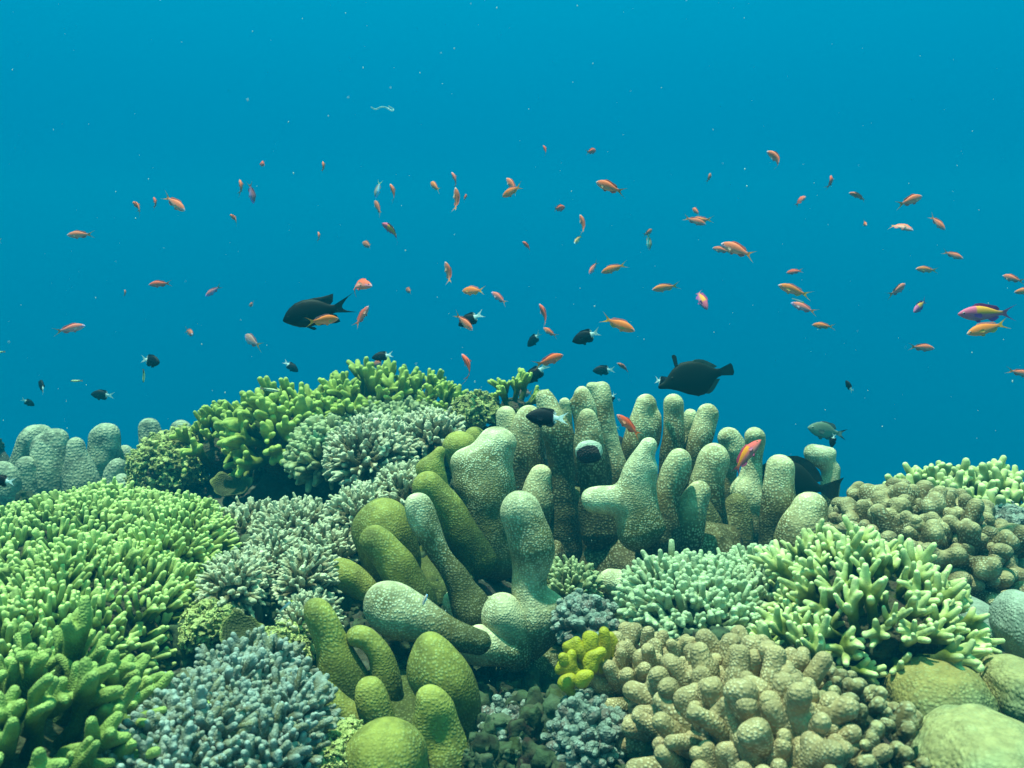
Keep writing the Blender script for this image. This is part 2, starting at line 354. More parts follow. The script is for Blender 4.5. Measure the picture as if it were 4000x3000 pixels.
def fan_variant(name, mat, R, r, n, L, seed, flare=.35, fork=.4, taper=.82, h=None, bumps=0, bump_r=0., lvar=.25, curl=.12):
    "a patch of n short fingers rising together from a disc of radius R"
    rg = random.Random(seed); segs = []; tips = []; ga = math.pi * (3 - math.sqrt(5)); a0 = rg.random() * 6.28
    for i in range(n):
        q = math.sqrt((i + .5) / n); a = a0 + ga * i; bx, by = R * q * math.cos(a) * .75, R * q * math.sin(a) * .75
        dr = np.array([math.cos(a) * q * flare + rg.gauss(0, curl), math.sin(a) * q * flare + rg.gauss(0, curl), 1.]); dr /= np.linalg.norm(dr)
        l = L * (1 - .25 * q * q) * rg.uniform(1 - lvar, 1 + lvar); rr = r * rg.uniform(.85, 1.15)
        b = np.array([bx, by, -L * .25]); e = b + dr * (l + L * .25); mid = (b + e) / 2 + np.array([rg.gauss(0, r * .5), rg.gauss(0, r * .5), 0])
        segs += chain([(*b, rr * 1.25), (*mid, rr * 1.05), (*e, rr * taper)], 2); tips.append((e + dr * rr * taper, L))
        if rg.random() < fork:
            for _ in range(rg.choice([1, 1, 2])):
                an = rg.random() * 6.28; d2 = dr + np.array([math.cos(an), math.sin(an), 0]) * rg.uniform(.6, 1.); d2 /= np.linalg.norm(d2)
                st = b + (e - b) * rg.uniform(.45, .7); en = st + d2 * l * rg.uniform(.35, .5)
                segs += chain([(*st, rr), (*(st * .5 + en * .5), rr * .95), (*en, rr * taper)], 2); tips.append((en + d2 * rr * taper, L))
    bs = []
    for _ in range(bumps * n if bumps else 0):
        a, b_, ra, rb, _g = segs[rg.randrange(len(segs))]; t = rg.random(); c = a + (b_ - a) * t; ax = b_ - a; ax = ax / (np.linalg.norm(ax) + 1e-9)
        o = np.array([rg.gauss(0, 1) for _ in range(3)]); o -= ax * (o @ ax); o /= np.linalg.norm(o) + 1e-9
        s_ = c + o * (ra + (rb - ra) * t) * .9; bs.append((s_, s_ + (o * .6 + ax * .9) * bump_r * 1.2, bump_r, bump_r * .7))
    V, F = sdf_mesh(segs + bs, h or r * .38, r * .6, r * .10, 1 / (r * 4), seed)
    T = tipattr(V, tips, L)
    if bs:
        zz = np.zeros(len(V))
        for s_, e, ra, rb in bs: zz = np.maximum(zz, 1 - np.sqrt(((V - e) ** 2).sum(1)) / (bump_r * 1.6))
        T = np.clip(T * .75 + .3 * np.clip(zz, 0, 1), 0, 1)
    return mk(name, V, F, {'tip': T}, mat)
def lobe_variant(name, mat, r, seed, n=3, L=2.0, h=None, wart=.0):
    rg = random.Random(seed); segs = []; tips = []
    for i in range(n):
        a = rg.random() * 6.28; s = rg.uniform(.2, .7) if n > 1 else .1
        e = np.array([math.cos(a) * s * r * 1.9, math.sin(a) * s * r * 1.9, L * r * rg.uniform(.75, 1.1)])
        mid = e * .55 + np.array([rg.gauss(0, .15 * r), rg.gauss(0, .15 * r), 0])
        rr = r * rg.uniform(.8, 1.12)
        segs += chain([(0, 0, -r * .3, rr * .75), (*mid, rr * .88), (*e, rr)], 3); tips.append((e + np.array([0, 0, r * .6]), r * 2.8))
    V, F = sdf_mesh(segs, h or r * .16, r * .22, r * .14, 1 / (r * 1.2), seed)
    if wart:
        pass
    return mk(name, V, F, {'tip': tipattr(V, tips, r)}, mat)
def blob_variant(name, mat, r, seed, amp=.35, freq=1.6, h=None, flat=.8):
    segs = [(np.array([0, 0, -.3 * r]), np.array([0, 0, .1 * r]), r, r * .85)]
    def ex(X, D):
        q = X / r
        nn = fbm(q * freq, seed, 3)
        near = np.abs(D) < r
        return D + amp * r * np.where(near, nn, 0)
    V, F = sdf_mesh(segs, h or r * .075, r * .3, 0, 1, seed, ex)
    q = fbm(V / r * freq, seed, 3); T = np.clip(.5 - q * .8, 0, 1)
    V[:, 2] *= flat
    return mk(name, V, F, {'tip': T}, mat)
def aim(axis, spin):
    q = Vector(axis).to_track_quat('Z', 'Y'); return (q.to_matrix().to_4x4() @ Matrix.Rotation(spin, 4, 'Z'))
def colony(name, label, cat, cx, cy, d, rx, rz, ryd, variants, n, bmat, partname='branch', sc=(.8, 1.2), up=.5, jit=.22, lean=(0, 0, 0), seed=1, group=None, zmin=-.25, back=-.35, sink=.55, basename='base'):
    """mound of radii rx, rz (px) and ryd (m) whose middle shows at cx, cy; branches grow out of it"""
    rg = random.Random(seed); c = at(cx, cy, d); RX = m(rx, d); RZ = m(rz, d)
    root = empty(name, c - np.array([0, 0, RZ * .5])); tag(root, label, cat, group)
    hold(c, c[2] - RZ * sink, max(.06, RX * .8))
    o0 = root.location
    segs = [(np.array([0, 0, 0.]), np.array([0, 0, .001]), 1, 1)]
    V, F = sdf_mesh(segs, .09, .2, .10, 2.2, seed)
    V = V * np.array([RX, ryd, RZ]) * .96 + np.array([0, 0, RZ * .5])
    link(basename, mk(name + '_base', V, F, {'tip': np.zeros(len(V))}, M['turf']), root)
    tocam = -c / np.linalg.norm(c); k = 0; i = 0; N = n * 6; pts = []
    ga = math.pi * (3 - math.sqrt(5)); allv = []
    for i in range(4000):
        z = 1 - 2 * (i + .5) / 4000; a = ga * i; s = math.sqrt(1 - z * z); v = np.array([s * math.cos(a), s * math.sin(a), z])
        if z > zmin and v @ tocam > back: allv.append(v)
    # farthest-point style thinning
    rg.shuffle(allv); A = np.array(allv); S = A * np.array([RX, ryd, RZ]) * (1 + .16 * noise(A * 2.6 + seed, seed))[:, None]
    ch = [0]; dist = ((S - S[0]) ** 2).sum(1)
    while len(ch) < min(n, len(S)):
        j = int(np.argmax(dist)); ch.append(j); dist = np.minimum(dist, ((S - S[j]) ** 2).sum(1))
    for j in ch:
        v = A[j]; p = S[j]; nrm = v / np.array([RX, ryd, RZ]); nrm /= np.linalg.norm(nrm)
        ax = nrm + np.array([0, 0, up]) + np.array(lean) + np.array([rg.gauss(0, jit) for _ in range(3)])
        o = link(partname, variants[rg.randrange(len(variants))], root)
        s = rg.uniform(*sc)
        o.matrix_local = Matrix.Translation(Vector(p * .93 + np.array([0, 0, RZ * .5]))) @ aim(ax, rg.random() * 6.28) @ Matrix.Diagonal((s, s, s * rg.uniform(.85, 1.15), 1))
    return root
def columns(name, label, cat, mat, items, k=.012, group=None, h=.0036, base=None, partname='column', namp=.0065, nf=15, hold_s=.12, basemat=None, drop=0., rs=1.12, tiplen=.11):
    """items: (crop, depth, [chain, chain...]) with chains [(x, y, r), ...] base to tip in crop pixels; each item is one column"""
    ps = []
    for it in items:
        c, d, chs = it[0], it[1], it[2]
        P = [[(*at(*cv(c, q[0], q[1]), d + (q[3] if len(q) > 3 else 0)), m(q[2] * cs(c), d) * rs) for q in ch] for ch in chs]
        ps.append(P)
    b0 = np.mean([P[0][0][:3] for P in ps], 0)
    root = empty(name, b0); tag(root, label, cat, group)
    for n_, (it, P) in enumerate(zip(items, ps)):
        org = np.array(P[0][0][:3]); segs = []; tips = []
        for ch in P:
            q = [(*(np.array(a[:3]) - org), a[3]) for a in ch]
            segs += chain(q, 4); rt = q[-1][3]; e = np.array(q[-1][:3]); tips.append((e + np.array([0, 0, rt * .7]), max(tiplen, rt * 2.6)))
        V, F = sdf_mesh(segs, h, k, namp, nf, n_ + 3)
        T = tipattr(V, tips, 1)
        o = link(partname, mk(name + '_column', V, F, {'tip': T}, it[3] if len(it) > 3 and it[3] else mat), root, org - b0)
        hold(org, org[2] - P[0][0][3] * .3 - drop, hold_s)
    for (c, d, x, y, rx, ry, ryd) in (base or []):
        p = at(*cv(c, x, y), d); RX = m(rx * cs(c), d); RZ = m(ry * cs(c), d)
        V, F = sdf_mesh([(np.zeros(3), np.array([0, 0, .001]), 1, 1)], .05, .2, .13, 2.6, int(x))
        link('base', mk(name + '_base', V * np.array([RX, ryd, RZ]), F, {'tip': np.clip((V[:, 2]) * .22, 0, .2)}, basemat or mat), root, p - b0)
        hold(p, p[2] - RZ * .6, RX)
    return root

# ---- shared branch shapes
def variants(kind, mat, count, **kw): return [branch_variant(kind, mat, seed=kw.get('seed', 0) * 100 + i, **{a: b for a, b in kw.items() if a != 'seed'}) for i in range(count)]
u = 1 / FPX
def fans(kind, mat, count, seed, **kw): return [fan_variant(kind, mat, seed=seed * 100 + i, **kw) for i in range(count)]
green_v = fans('green_branch', M['green'], 8, 1, R=.026, r=.0034, n=14, L=.026, flare=.8, fork=.5)
green_small_v = fans('green_branch', M['green'], 7, 2, R=.036, r=.0044, n=15, L=.030, flare=.7, fork=.5)
thick_v = variants('thick_branch', M['green_thick'], 7, L=.078, r=.0064, forks=3, spread=.62, seed=3, fl=.75, taper=.72, kn=.45)
nub_v = fans('nub_cluster', M['blue_grey'], 8, 4, R=.022, r=.0031, n=9, L=.021, flare=1.2, fork=.9, taper=.85, curl=.35, lvar=.5)
acro_v = fans('staghorn_branch', M['acropora'], 7, 5, R=.016, r=.0036, n=6, L=.026, flare=.9, fork=.35, taper=.5, bumps=12, bump_r=.0014, h=.0011)
yg_v = variants('yellow_branch', M['yellow_green'], 8, L=.080, r=.0068, forks=5, spread=.7, seed=6, fl=.8, kn=.4)
gg_v = fans('grey_branch', M['grey_green'], 7, 7, R=.030, r=.0062, n=8, L=.034, flare=.8, fork=.6)
teal_v = fans('teal_branch', M['teal_finger'], 7, 8, R=.022, r=.0040, n=7, L=.030, flare=1.0, fork=.6, taper=.85)
lime_v = variants('lime_branch', M['lime_tip'], 8, L=.062, r=.0052, forks=5, spread=.66, seed=9, fl=.9, taper=.75, kn=.6)
limeq_v = variants('lime_branch', M['lime_tip'], 7, L=.055, r=.0064, forks=4, spread=.55, seed=10, fl=.9, kn=.5)
lobe_v = fans('lobe', M['beige'], 9, 12, R=.024, r=.0100, n=4, L=.052, flare=.55, fork=.35, taper=.88, curl=.12, h=.002)
lobe_brown_v = fans('lobe', M['brown_lobe'], 7, 13, R=.034, r=.0125, n=5, L=.044, flare=.7, fork=.5, taper=.95, h=.0026)
leaf_v = [blob_variant('crinkle', M['leafy'], .026, 80 + i, .5, 2.6) for i in range(5)]
crust_v = [blob_variant('crust_lump', M['crust'], .022, 90 + i, .5, 2.4) for i in range(4)]

# ------------------------------------------------------------------ the corals
# A: grey-green columns at the back left
columns('column_coral', 'faded grey-green cluster of blunt coral columns at the far left edge of the reef', 'coral', M['far'], [
    (5, 2.55, [[(150, 1150, 110), (190, 850, 100), (270, 680, 100), (335, 640, 95)]]),
    (5, 2.45, [[(430, 1200, 170), (420, 900, 150), (400, 740, 130)], [(430, 900, 90), (470, 660, 72)]]),
    (5, 2.4, [[(700, 1200, 150), (650, 950, 120), (610, 760, 75), (608, 695, 62)]]),
    (5, 2.6, [[(850, 1200, 110), (850, 850, 112), (850, 640, 112)]]),
    (5, 2.65, [[(1080, 1150, 90), (1040, 900, 75), (1005, 765, 55)]]),
    (5, 2.7, [[(1240, 1100, 100), (1235, 750, 98), (1215, 565, 82)]]),
    (5, 2.7, [[(1440, 1100, 90), (1440, 750, 88), (1465, 580, 80)]]),
    (5, 2.3, [[(900, 1200, 90), (920, 980, 75), (950, 875, 60)]]),
    (5, 2.25, [[(1000, 1200, 90), (1000, 1060, 80), (985, 990, 60)]]),
    (5, 2.4, [[(220, 1200, 110), (220, 1000, 95), (215, 890, 80)]]),
    (5, 2.3, [[(90, 1200, 90), (60, 1000, 80), (15, 910, 70)]]),
], h=.006, namp=.006, tiplen=.25, hold_s=.2)

# B: the green branching fields on the left
colony('branching_coral', 'widest bright green finger coral mound filling the left edge in front', 'coral', 165, 1400, 1.08, 215, 170, .22, green_v, 100, M['green'], seed=11, sc=(.75, 1.05), group='green branching corals on the left')
colony('branching_coral', 'pale green finger coral field behind the bright green mound at the left edge', 'coral', 150, 1195, 1.5, 290, 95, .28, green_small_v, 100, M['green'], seed=12, sc=(.75, 1.1), up=.8, group='green branching corals on the left')
colony('branching_coral', 'small green finger coral shoulder left of the beige staghorn thicket', 'coral', 390, 1215, 1.3, 85, 90, .14, green_v, 55, M['green'], seed=13, sc=(.75, 1.05), group='green branching corals on the left')
# C: thick branches bottom left
colony('thick_branched_coral', 'thick stubby yellow-green branching coral in the bottom left corner', 'coral', 50, 1665, .76, 165, 110, .11, thick_v, 60, M['green_thick'], seed=14, sc=(.7, .98), up=.3, lean=(.55, -.1, .1), jit=.3)
# D: blue-grey nubby coral
colony('nubby_coral', 'blue-grey nubby coral right of the bright green mound', 'coral', 530, 1520, .93, 84, 76, .1, nub_v, 80, M['blue_grey'], seed=15, sc=(.75, 1.15), group='blue-grey nubby corals')
colony('nubby_coral', 'blue-grey nubby coral at the bottom edge beside the thick green branches', 'coral', 400, 1625, .8, 130, 80, .1, nub_v, 80, M['blue_grey'], seed=16, sc=(.75, 1.15), group='blue-grey nubby corals')
colony('nubby_coral', 'small blue-grey nubby coral left of the lowest olive finger', 'coral', 600, 1610, .85, 75, 80, .09, nub_v, 55, M['blue_grey'], seed=17, sc=(.75, 1.1), group='blue-grey nubby corals')
# E: beige staghorn clusters
AC = [(515, 1262, 1.15, 52, 45, .06, 46, 'round pale beige staghorn cluster right of the green mound'),
      (665, 1255, 1.17, 34, 55, .05, 34, 'narrow beige staghorn cluster left of the olive knob'),
      (535, 1150, 1.42, 50, 38, .07, 36, 'beige staghorn cluster directly above the round pale one'),
      (640, 1160, 1.38, 70, 55, .09, 50, 'grey-beige staghorn thicket in the middle left of the reef'),
      (800, 985, 1.62, 72, 58, .1, 60, 'large pale staghorn dome below the top of the reef'),
      (880, 1075, 1.42, 55, 48, .07, 44, 'pale staghorn dome touching the tallest olive finger'),
      (780, 1110, 1.36, 48, 38, .06, 34, 'small staghorn cluster above the broad olive knob'),
      (935, 945, 1.8, 48, 34, .07, 36, 'small dim staghorn cluster left of the wide pale column'),
      (665, 1345, 1.08, 38, 36, .05, 26, 'shaded little staghorn cluster left of the long olive finger'),
      (590, 1215, 1.25, 45, 40, .06, 32, 'dull staghorn cluster between the round pale one and the narrow one'),
      (715, 1195, 1.3, 40, 42, .05, 28, 'dull staghorn cluster left of the round olive knob')]
for i, (x, y, d, rx, rz, ryd, n, lb) in enumerate(AC):
    colony('staghorn_coral', lb, 'coral', x, y, d, rx, rz, ryd, acro_v, int(n * .8), M['acropora'], seed=30 + i, sc=(.75 * d / 1.35, 1.0 * d / 1.35), up=.25, jit=.09, group='beige staghorn clusters')
# F, G, H: the crest
colony('branching_coral', 'yellow-green branching coral forming the highest peak of the reef', 'coral', 800, 905, 2.1, 88, 50, .16, yg_v, 44, M['yellow_green'], seed=50, sc=(.7, 1.0), up=.6, group='yellow-green branching corals along the crest')
colony('branching_coral', 'dark yellow-green branching coral with drooping fingers left of the peak', 'coral', 625, 965, 1.95, 72, 66, .13, yg_v, 44, M['yellow_green'], seed=51, sc=(.75, 1.1), up=.3, group='yellow-green branching corals along the crest')
colony('branching_coral', 'small yellow-green tuft on the right slope of the peak', 'coral', 905, 885, 2.1, 42, 28, .08, yg_v, 18, M['yellow_green'], seed=52, sc=(.55, .85), group='yellow-green branching corals along the crest')
colony('branching_coral', 'tiny yellow-green tuft left of the crinkled crest coral', 'coral', 965, 888, 2.0, 20, 16, .05, yg_v, 9, M['yellow_green'], seed=53, sc=(.5, .75), group='yellow-green branching corals along the crest')
colony('branching_coral', 'tiny yellow-green tuft against the leftmost pale columns on the crest', 'coral', 1108, 876, 1.95, 28, 16, .06, yg_v, 12, M['yellow_green'], seed=54, sc=(.5, .75), group='yellow-green branching corals along the crest')
colony('branching_coral', 'olive branching coral on the crest right of the crinkled yellow coral', 'coral', 500, 975, 2.05, 72, 52, .12, yg_v, 38, M['yellow_green'], seed=55, sc=(.6, .95), up=.5, group='yellow-green branching corals along the crest')
colony('branching_coral', 'yellow-green branching tuft in the saddle left of the highest peak', 'coral', 690, 935, 2.02, 46, 40, .09, yg_v, 24, M['yellow_green'], seed=77, sc=(.6, .95), group='yellow-green branching corals along the crest')
colony('stubby_coral', 'grey-green stubby coral draped below the highest peak', 'coral', 850, 930, 1.98, 120, 42, .16, gg_v, 76, M['grey_green'], seed=56, sc=(.65, .95), group='grey-green stubby corals')
colony('stubby_coral', 'grey-green stubby coral fanning left beside the large staghorn dome', 'coral', 705, 985, 1.72, 58, 50, .1, gg_v, 50, M['grey_green'], seed=57, sc=(.65, .95), up=.3, lean=(-.25, 0, 0), group='grey-green stubby corals')
colony('crinkled_coral', 'crinkled yellow-green coral in front of the far left columns', 'coral', 375, 1005, 2.0, 70, 60, .12, leaf_v, 44, M['leafy'], partname='crinkle', seed=58, sc=(.6, 1.1), group='crinkled corals')
colony('crinkled_coral', 'crinkled yellow-grey coral on the crest beside the pale columns', 'coral', 1030, 888, 1.9, 44, 26, .08, leaf_v, 20, M['leafy'], partname='crinkle', seed=59, sc=(.5, .8), group='crinkled corals')
# K, L, Q
colony('fine_finger_coral', 'teal fine-fingered coral in front of the large column coral', 'coral', 1490, 1315, 1.13, 122, 66, .1, teal_v, 96, M['teal_finger'], seed=60, sc=(.7, 1.0), up=.3, lean=(-.15, -.15, 0), group='teal fine-fingered corals')
colony('fine_finger_coral', 'bluish fine-fingered coral left of the big lime branching coral', 'coral', 1640, 1280, 1.2, 85, 52, .09, teal_v, 60, M['teal_finger'], seed=61, sc=(.7, 1.0), up=.5, group='teal fine-fingered corals')
colony('branching_coral', 'big lime branching coral with pale tips on the right', 'coral', 1862, 1325, 1.05, 142, 92, .13, lime_v, 98, M['lime_tip'], seed=62, sc=(.55, .82), up=.35, jit=.25, group='lime branching corals with pale tips')
colony('branching_coral', 'small lime branching coral below the big one, above the beige lobes', 'coral', 1745, 1420, .98, 52, 38, .06, lime_v, 20, M['lime_tip'], seed=63, sc=(.55, .85), up=.2, group='lime branching corals with pale tips')
colony('branching_coral', 'lime branching coral on the skyline at the right edge', 'coral', 2100, 1118, 1.6, 145, 46, .14, limeq_v, 60, M['lime_tip'], seed=64, sc=(.7, 1.05), up=.4, lean=(-.1, 0, 0), group='lime branching corals with pale tips')
# M: beige lobes
colony('lobed_coral', 'large beige warty lobed coral at the bottom right of the middle', 'coral', 1622, 1625, .8, 150, 112, .10, lobe_v, 56, M['beige'], partname='lobe', seed=65, sc=(.7, 1.0), up=1.1, jit=.2, group='beige lobed corals')
colony('lobed_coral', 'smaller beige lobed coral right of the bright yellow coral', 'coral', 1392, 1495, .95, 46, 52, .05, lobe_v, 14, M['beige'], partname='lobe', seed=66, sc=(.65, .9), up=1.0, group='beige lobed corals')
# P, R, S
colony('lobed_coral', 'brown lobed coral with pale rims under the skyline at the right', 'coral', 1985, 1205, 1.36, 140, 95, .14, lobe_brown_v, 44, M['brown_lobe'], partname='lobe', seed=67, sc=(.7, 1.05), up=.8)
colony('crusty_coral', 'blue-grey crusty coral at the right edge under the skyline branches', 'coral', 2175, 1165, 1.42, 60, 55, .09, crust_v, 26, M['crust'], partname='lump', seed=68, sc=(.6, 1.1))
brn_v = [lobe_variant('knob', M['brown_lobe'], .0062, 160 + i, n=2, L=2.6) for i in range(4)]
colony('knobby_coral', 'brown knobby coral between the beige lobes and the smooth boulders', 'coral', 1850, 1610, .78, 75, 95, .08, brn_v, 60, M['brown_lobe'], partname='knob', seed=69, sc=(.7, 1.2))

dim_v = fans('nub_cluster', M['crust'], 4, 14, R=.018, r=.0042, n=7, L=.012, flare=1.2, fork=.4, taper=1.0, curl=.3, lvar=.4)
sm_leaf = [blob_variant('crinkle', M['leafy'], .015, 180 + i, .55, 2.8) for i in range(3)]
colony('nubby_coral', 'dim grey nubby coral behind the bright yellow coral', 'coral', 1262, 1340, 1.1, 46, 26, .05, dim_v, 30, M['crust'], seed=70, sc=(.7, 1.1))
colony('crinkled_coral', 'dull olive crinkled coral between the green mound and the shaded plate', 'coral', 455, 1345, 1.08, 42, 34, .05, sm_leaf, 26, M['leafy'], partname='crinkle', seed=71, sc=(.6, 1.), group='crinkled corals')
colony('crinkled_coral', 'dull crinkled coral left of the longest olive finger', 'coral', 610, 1410, 1.02, 44, 34, .05, sm_leaf, 26, M['leafy'], partname='crinkle', seed=72, sc=(.6, 1.), group='crinkled corals')
colony('crinkled_coral', 'small crinkled coral at the bottom edge left of the lowest olive dome', 'coral', 735, 1625, .86, 34, 34, .04, sm_leaf, 22, M['leafy'], partname='crinkle', seed=73, sc=(.5, .9), group='crinkled corals')
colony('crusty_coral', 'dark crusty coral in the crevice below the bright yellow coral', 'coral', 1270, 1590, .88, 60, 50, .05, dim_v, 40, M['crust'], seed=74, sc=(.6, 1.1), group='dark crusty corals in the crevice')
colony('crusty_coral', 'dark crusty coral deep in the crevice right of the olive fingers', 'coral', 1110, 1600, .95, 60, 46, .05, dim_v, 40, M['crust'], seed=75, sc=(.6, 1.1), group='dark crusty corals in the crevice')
colony('stubby_coral', 'dull stubby coral at the foot of the large column coral', 'coral', 1230, 1270, 1.28, 44, 36, .05, gg_v, 22, M['grey_green'], seed=76, sc=(.4, .6), group='grey-green stubby corals')
# N: bright yellow coral
def V0(x, y, r, dd=0): return (x, y, r, dd)
columns('yellow_coral', 'bright yellow knobbly coral beside the dark crevice', 'coral', M['yellow'], [
    (11, .93, [[(600, 800, 60), (560, 720, 62), (525, 640, 42)], [(560, 720, 55), (455, 680, 45)]]),
    (11, .93, [[(660, 780, 60), (640, 680, 62), (650, 610, 58)], [(640, 680, 50), (610, 600, 40)]]),
    (11, .94, [[(740, 760, 60), (750, 640, 52), (745, 560, 48)]]),
    (11, .95, [[(800, 720, 50), (810, 640, 45), (800, 590, 38)]]),
    (11, .92, [[(640, 850, 60), (640, 760, 52)], [(640, 800, 50), (720, 720, 45)]]),
    (11, .92, [[(500, 900, 60), (440, 830, 58), (380, 870, 38)], [(440, 830, 50), (480, 740, 45)]]),
    (11, .90, [[(560, 960, 55), (570, 920, 48)], [(570, 940, 40), (630, 900, 36)]]),
    (11, .93, [[(700, 860, 50), (700, 800, 46)]]),
    (11, .95, [[(780, 830, 50), (800, 720, 44), (785, 680, 40)], [(790, 760, 40), (840, 700, 34)]]),
    (11, .90, [[(420, 800, 44), (415, 760, 40)]]),
    (11, .91, [[(480, 950, 60), (430, 980, 50), (500, 1060, 38)], [(430, 980, 45), (410, 970, 40)]]),
    (11, .93, [[(600, 850, 50), (560, 830, 45)]]),
], k=.006, h=.0016, rs=1.0, namp=.0012, nf=90, partname='knob', tiplen=.05)

# I: the large column coral in the middle
FW = M['finger_white']
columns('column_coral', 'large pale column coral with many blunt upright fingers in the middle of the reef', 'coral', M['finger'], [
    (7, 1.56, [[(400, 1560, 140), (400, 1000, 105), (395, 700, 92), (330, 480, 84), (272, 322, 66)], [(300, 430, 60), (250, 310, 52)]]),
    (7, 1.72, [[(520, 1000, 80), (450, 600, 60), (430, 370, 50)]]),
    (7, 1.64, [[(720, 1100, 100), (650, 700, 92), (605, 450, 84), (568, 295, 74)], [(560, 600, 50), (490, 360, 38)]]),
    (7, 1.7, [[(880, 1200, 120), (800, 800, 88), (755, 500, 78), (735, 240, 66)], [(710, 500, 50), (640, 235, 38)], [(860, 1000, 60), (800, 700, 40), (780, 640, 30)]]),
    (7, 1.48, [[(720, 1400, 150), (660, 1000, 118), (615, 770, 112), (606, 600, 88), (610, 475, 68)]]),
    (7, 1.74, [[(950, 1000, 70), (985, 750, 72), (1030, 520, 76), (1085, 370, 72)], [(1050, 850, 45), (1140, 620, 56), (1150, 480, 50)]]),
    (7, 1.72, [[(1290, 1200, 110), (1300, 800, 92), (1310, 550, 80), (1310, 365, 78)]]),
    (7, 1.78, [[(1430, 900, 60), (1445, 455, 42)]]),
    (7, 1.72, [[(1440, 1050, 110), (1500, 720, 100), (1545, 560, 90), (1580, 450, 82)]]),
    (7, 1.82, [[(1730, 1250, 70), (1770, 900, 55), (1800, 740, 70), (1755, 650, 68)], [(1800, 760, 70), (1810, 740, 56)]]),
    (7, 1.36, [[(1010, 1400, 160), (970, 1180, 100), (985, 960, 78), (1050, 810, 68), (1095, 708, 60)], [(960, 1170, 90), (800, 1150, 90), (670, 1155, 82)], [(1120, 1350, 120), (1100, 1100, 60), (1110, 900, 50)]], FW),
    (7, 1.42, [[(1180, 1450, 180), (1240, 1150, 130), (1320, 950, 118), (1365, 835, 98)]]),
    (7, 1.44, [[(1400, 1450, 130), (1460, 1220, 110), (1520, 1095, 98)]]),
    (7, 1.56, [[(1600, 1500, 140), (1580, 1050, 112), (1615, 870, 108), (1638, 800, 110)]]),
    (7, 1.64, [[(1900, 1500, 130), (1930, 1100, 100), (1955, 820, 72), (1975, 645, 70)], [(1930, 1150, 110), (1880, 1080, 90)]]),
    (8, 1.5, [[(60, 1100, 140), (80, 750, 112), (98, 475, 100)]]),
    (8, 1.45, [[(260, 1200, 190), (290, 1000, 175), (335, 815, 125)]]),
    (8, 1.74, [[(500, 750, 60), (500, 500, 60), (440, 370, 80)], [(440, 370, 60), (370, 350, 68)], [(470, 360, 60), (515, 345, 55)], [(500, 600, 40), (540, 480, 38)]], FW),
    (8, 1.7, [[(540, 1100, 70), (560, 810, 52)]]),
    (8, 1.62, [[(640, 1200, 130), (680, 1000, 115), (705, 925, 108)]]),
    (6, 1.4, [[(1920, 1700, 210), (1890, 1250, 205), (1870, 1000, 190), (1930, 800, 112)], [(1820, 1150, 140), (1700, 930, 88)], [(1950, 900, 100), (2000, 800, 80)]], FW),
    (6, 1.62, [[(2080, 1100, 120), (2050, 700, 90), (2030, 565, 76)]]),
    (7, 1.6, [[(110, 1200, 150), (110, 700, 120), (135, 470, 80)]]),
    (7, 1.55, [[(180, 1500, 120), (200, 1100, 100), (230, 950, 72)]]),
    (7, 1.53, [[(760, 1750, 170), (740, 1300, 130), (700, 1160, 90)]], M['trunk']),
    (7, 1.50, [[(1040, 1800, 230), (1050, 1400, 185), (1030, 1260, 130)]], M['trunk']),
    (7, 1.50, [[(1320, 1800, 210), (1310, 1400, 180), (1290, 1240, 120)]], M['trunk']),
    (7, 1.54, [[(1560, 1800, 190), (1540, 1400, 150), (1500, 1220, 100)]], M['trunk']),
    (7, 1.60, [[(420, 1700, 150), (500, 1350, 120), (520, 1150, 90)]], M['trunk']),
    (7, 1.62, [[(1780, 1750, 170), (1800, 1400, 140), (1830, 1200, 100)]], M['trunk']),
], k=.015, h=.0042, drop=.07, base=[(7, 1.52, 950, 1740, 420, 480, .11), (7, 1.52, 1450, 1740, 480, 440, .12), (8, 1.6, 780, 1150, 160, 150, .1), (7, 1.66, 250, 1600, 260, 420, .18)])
# the near pale knobs left of it
columns('column_coral', 'near pale column coral with a bright upright finger above rounded knobs', 'coral', FW, [
    (0, 1.15, [[(1110, 1415, 30), (1100, 1350, 36), (1087, 1322, 38)]]),
    (0, 1.17, [[(1110, 1400, 36), (1160, 1340, 42), (1143, 1268, 33), (1150, 1190, 42), (1135, 1140, 38), (1126, 1112, 36)], [(1150, 1330, 38), (1182, 1328, 36)]]),
    (0, 1.14, [[(1100, 1410, 30), (1040, 1398, 38), (1018, 1400, 30)]]),
    (6, 1.2, [[(1760, 2150, 120), (1640, 1900, 75), (1500, 1700, 66), (1400, 1500, 76), (1345, 1370, 78), (1318, 1295, 72)]]),
    (10, 1.08, [[(1800, 640, 100), (1560, 570, 105), (1320, 470, 130), (1140, 390, 150), (1060, 340, 135)]]),
    (10, 1.22, [[(1900, 350, 80), (1700, 420, 100), (1600, 330, 90)]]),
], k=.014, h=.0034, rs=1.22, drop=.05, group=None, base=[(0, 1.25, 1110, 1440, 120, 60, .08)])
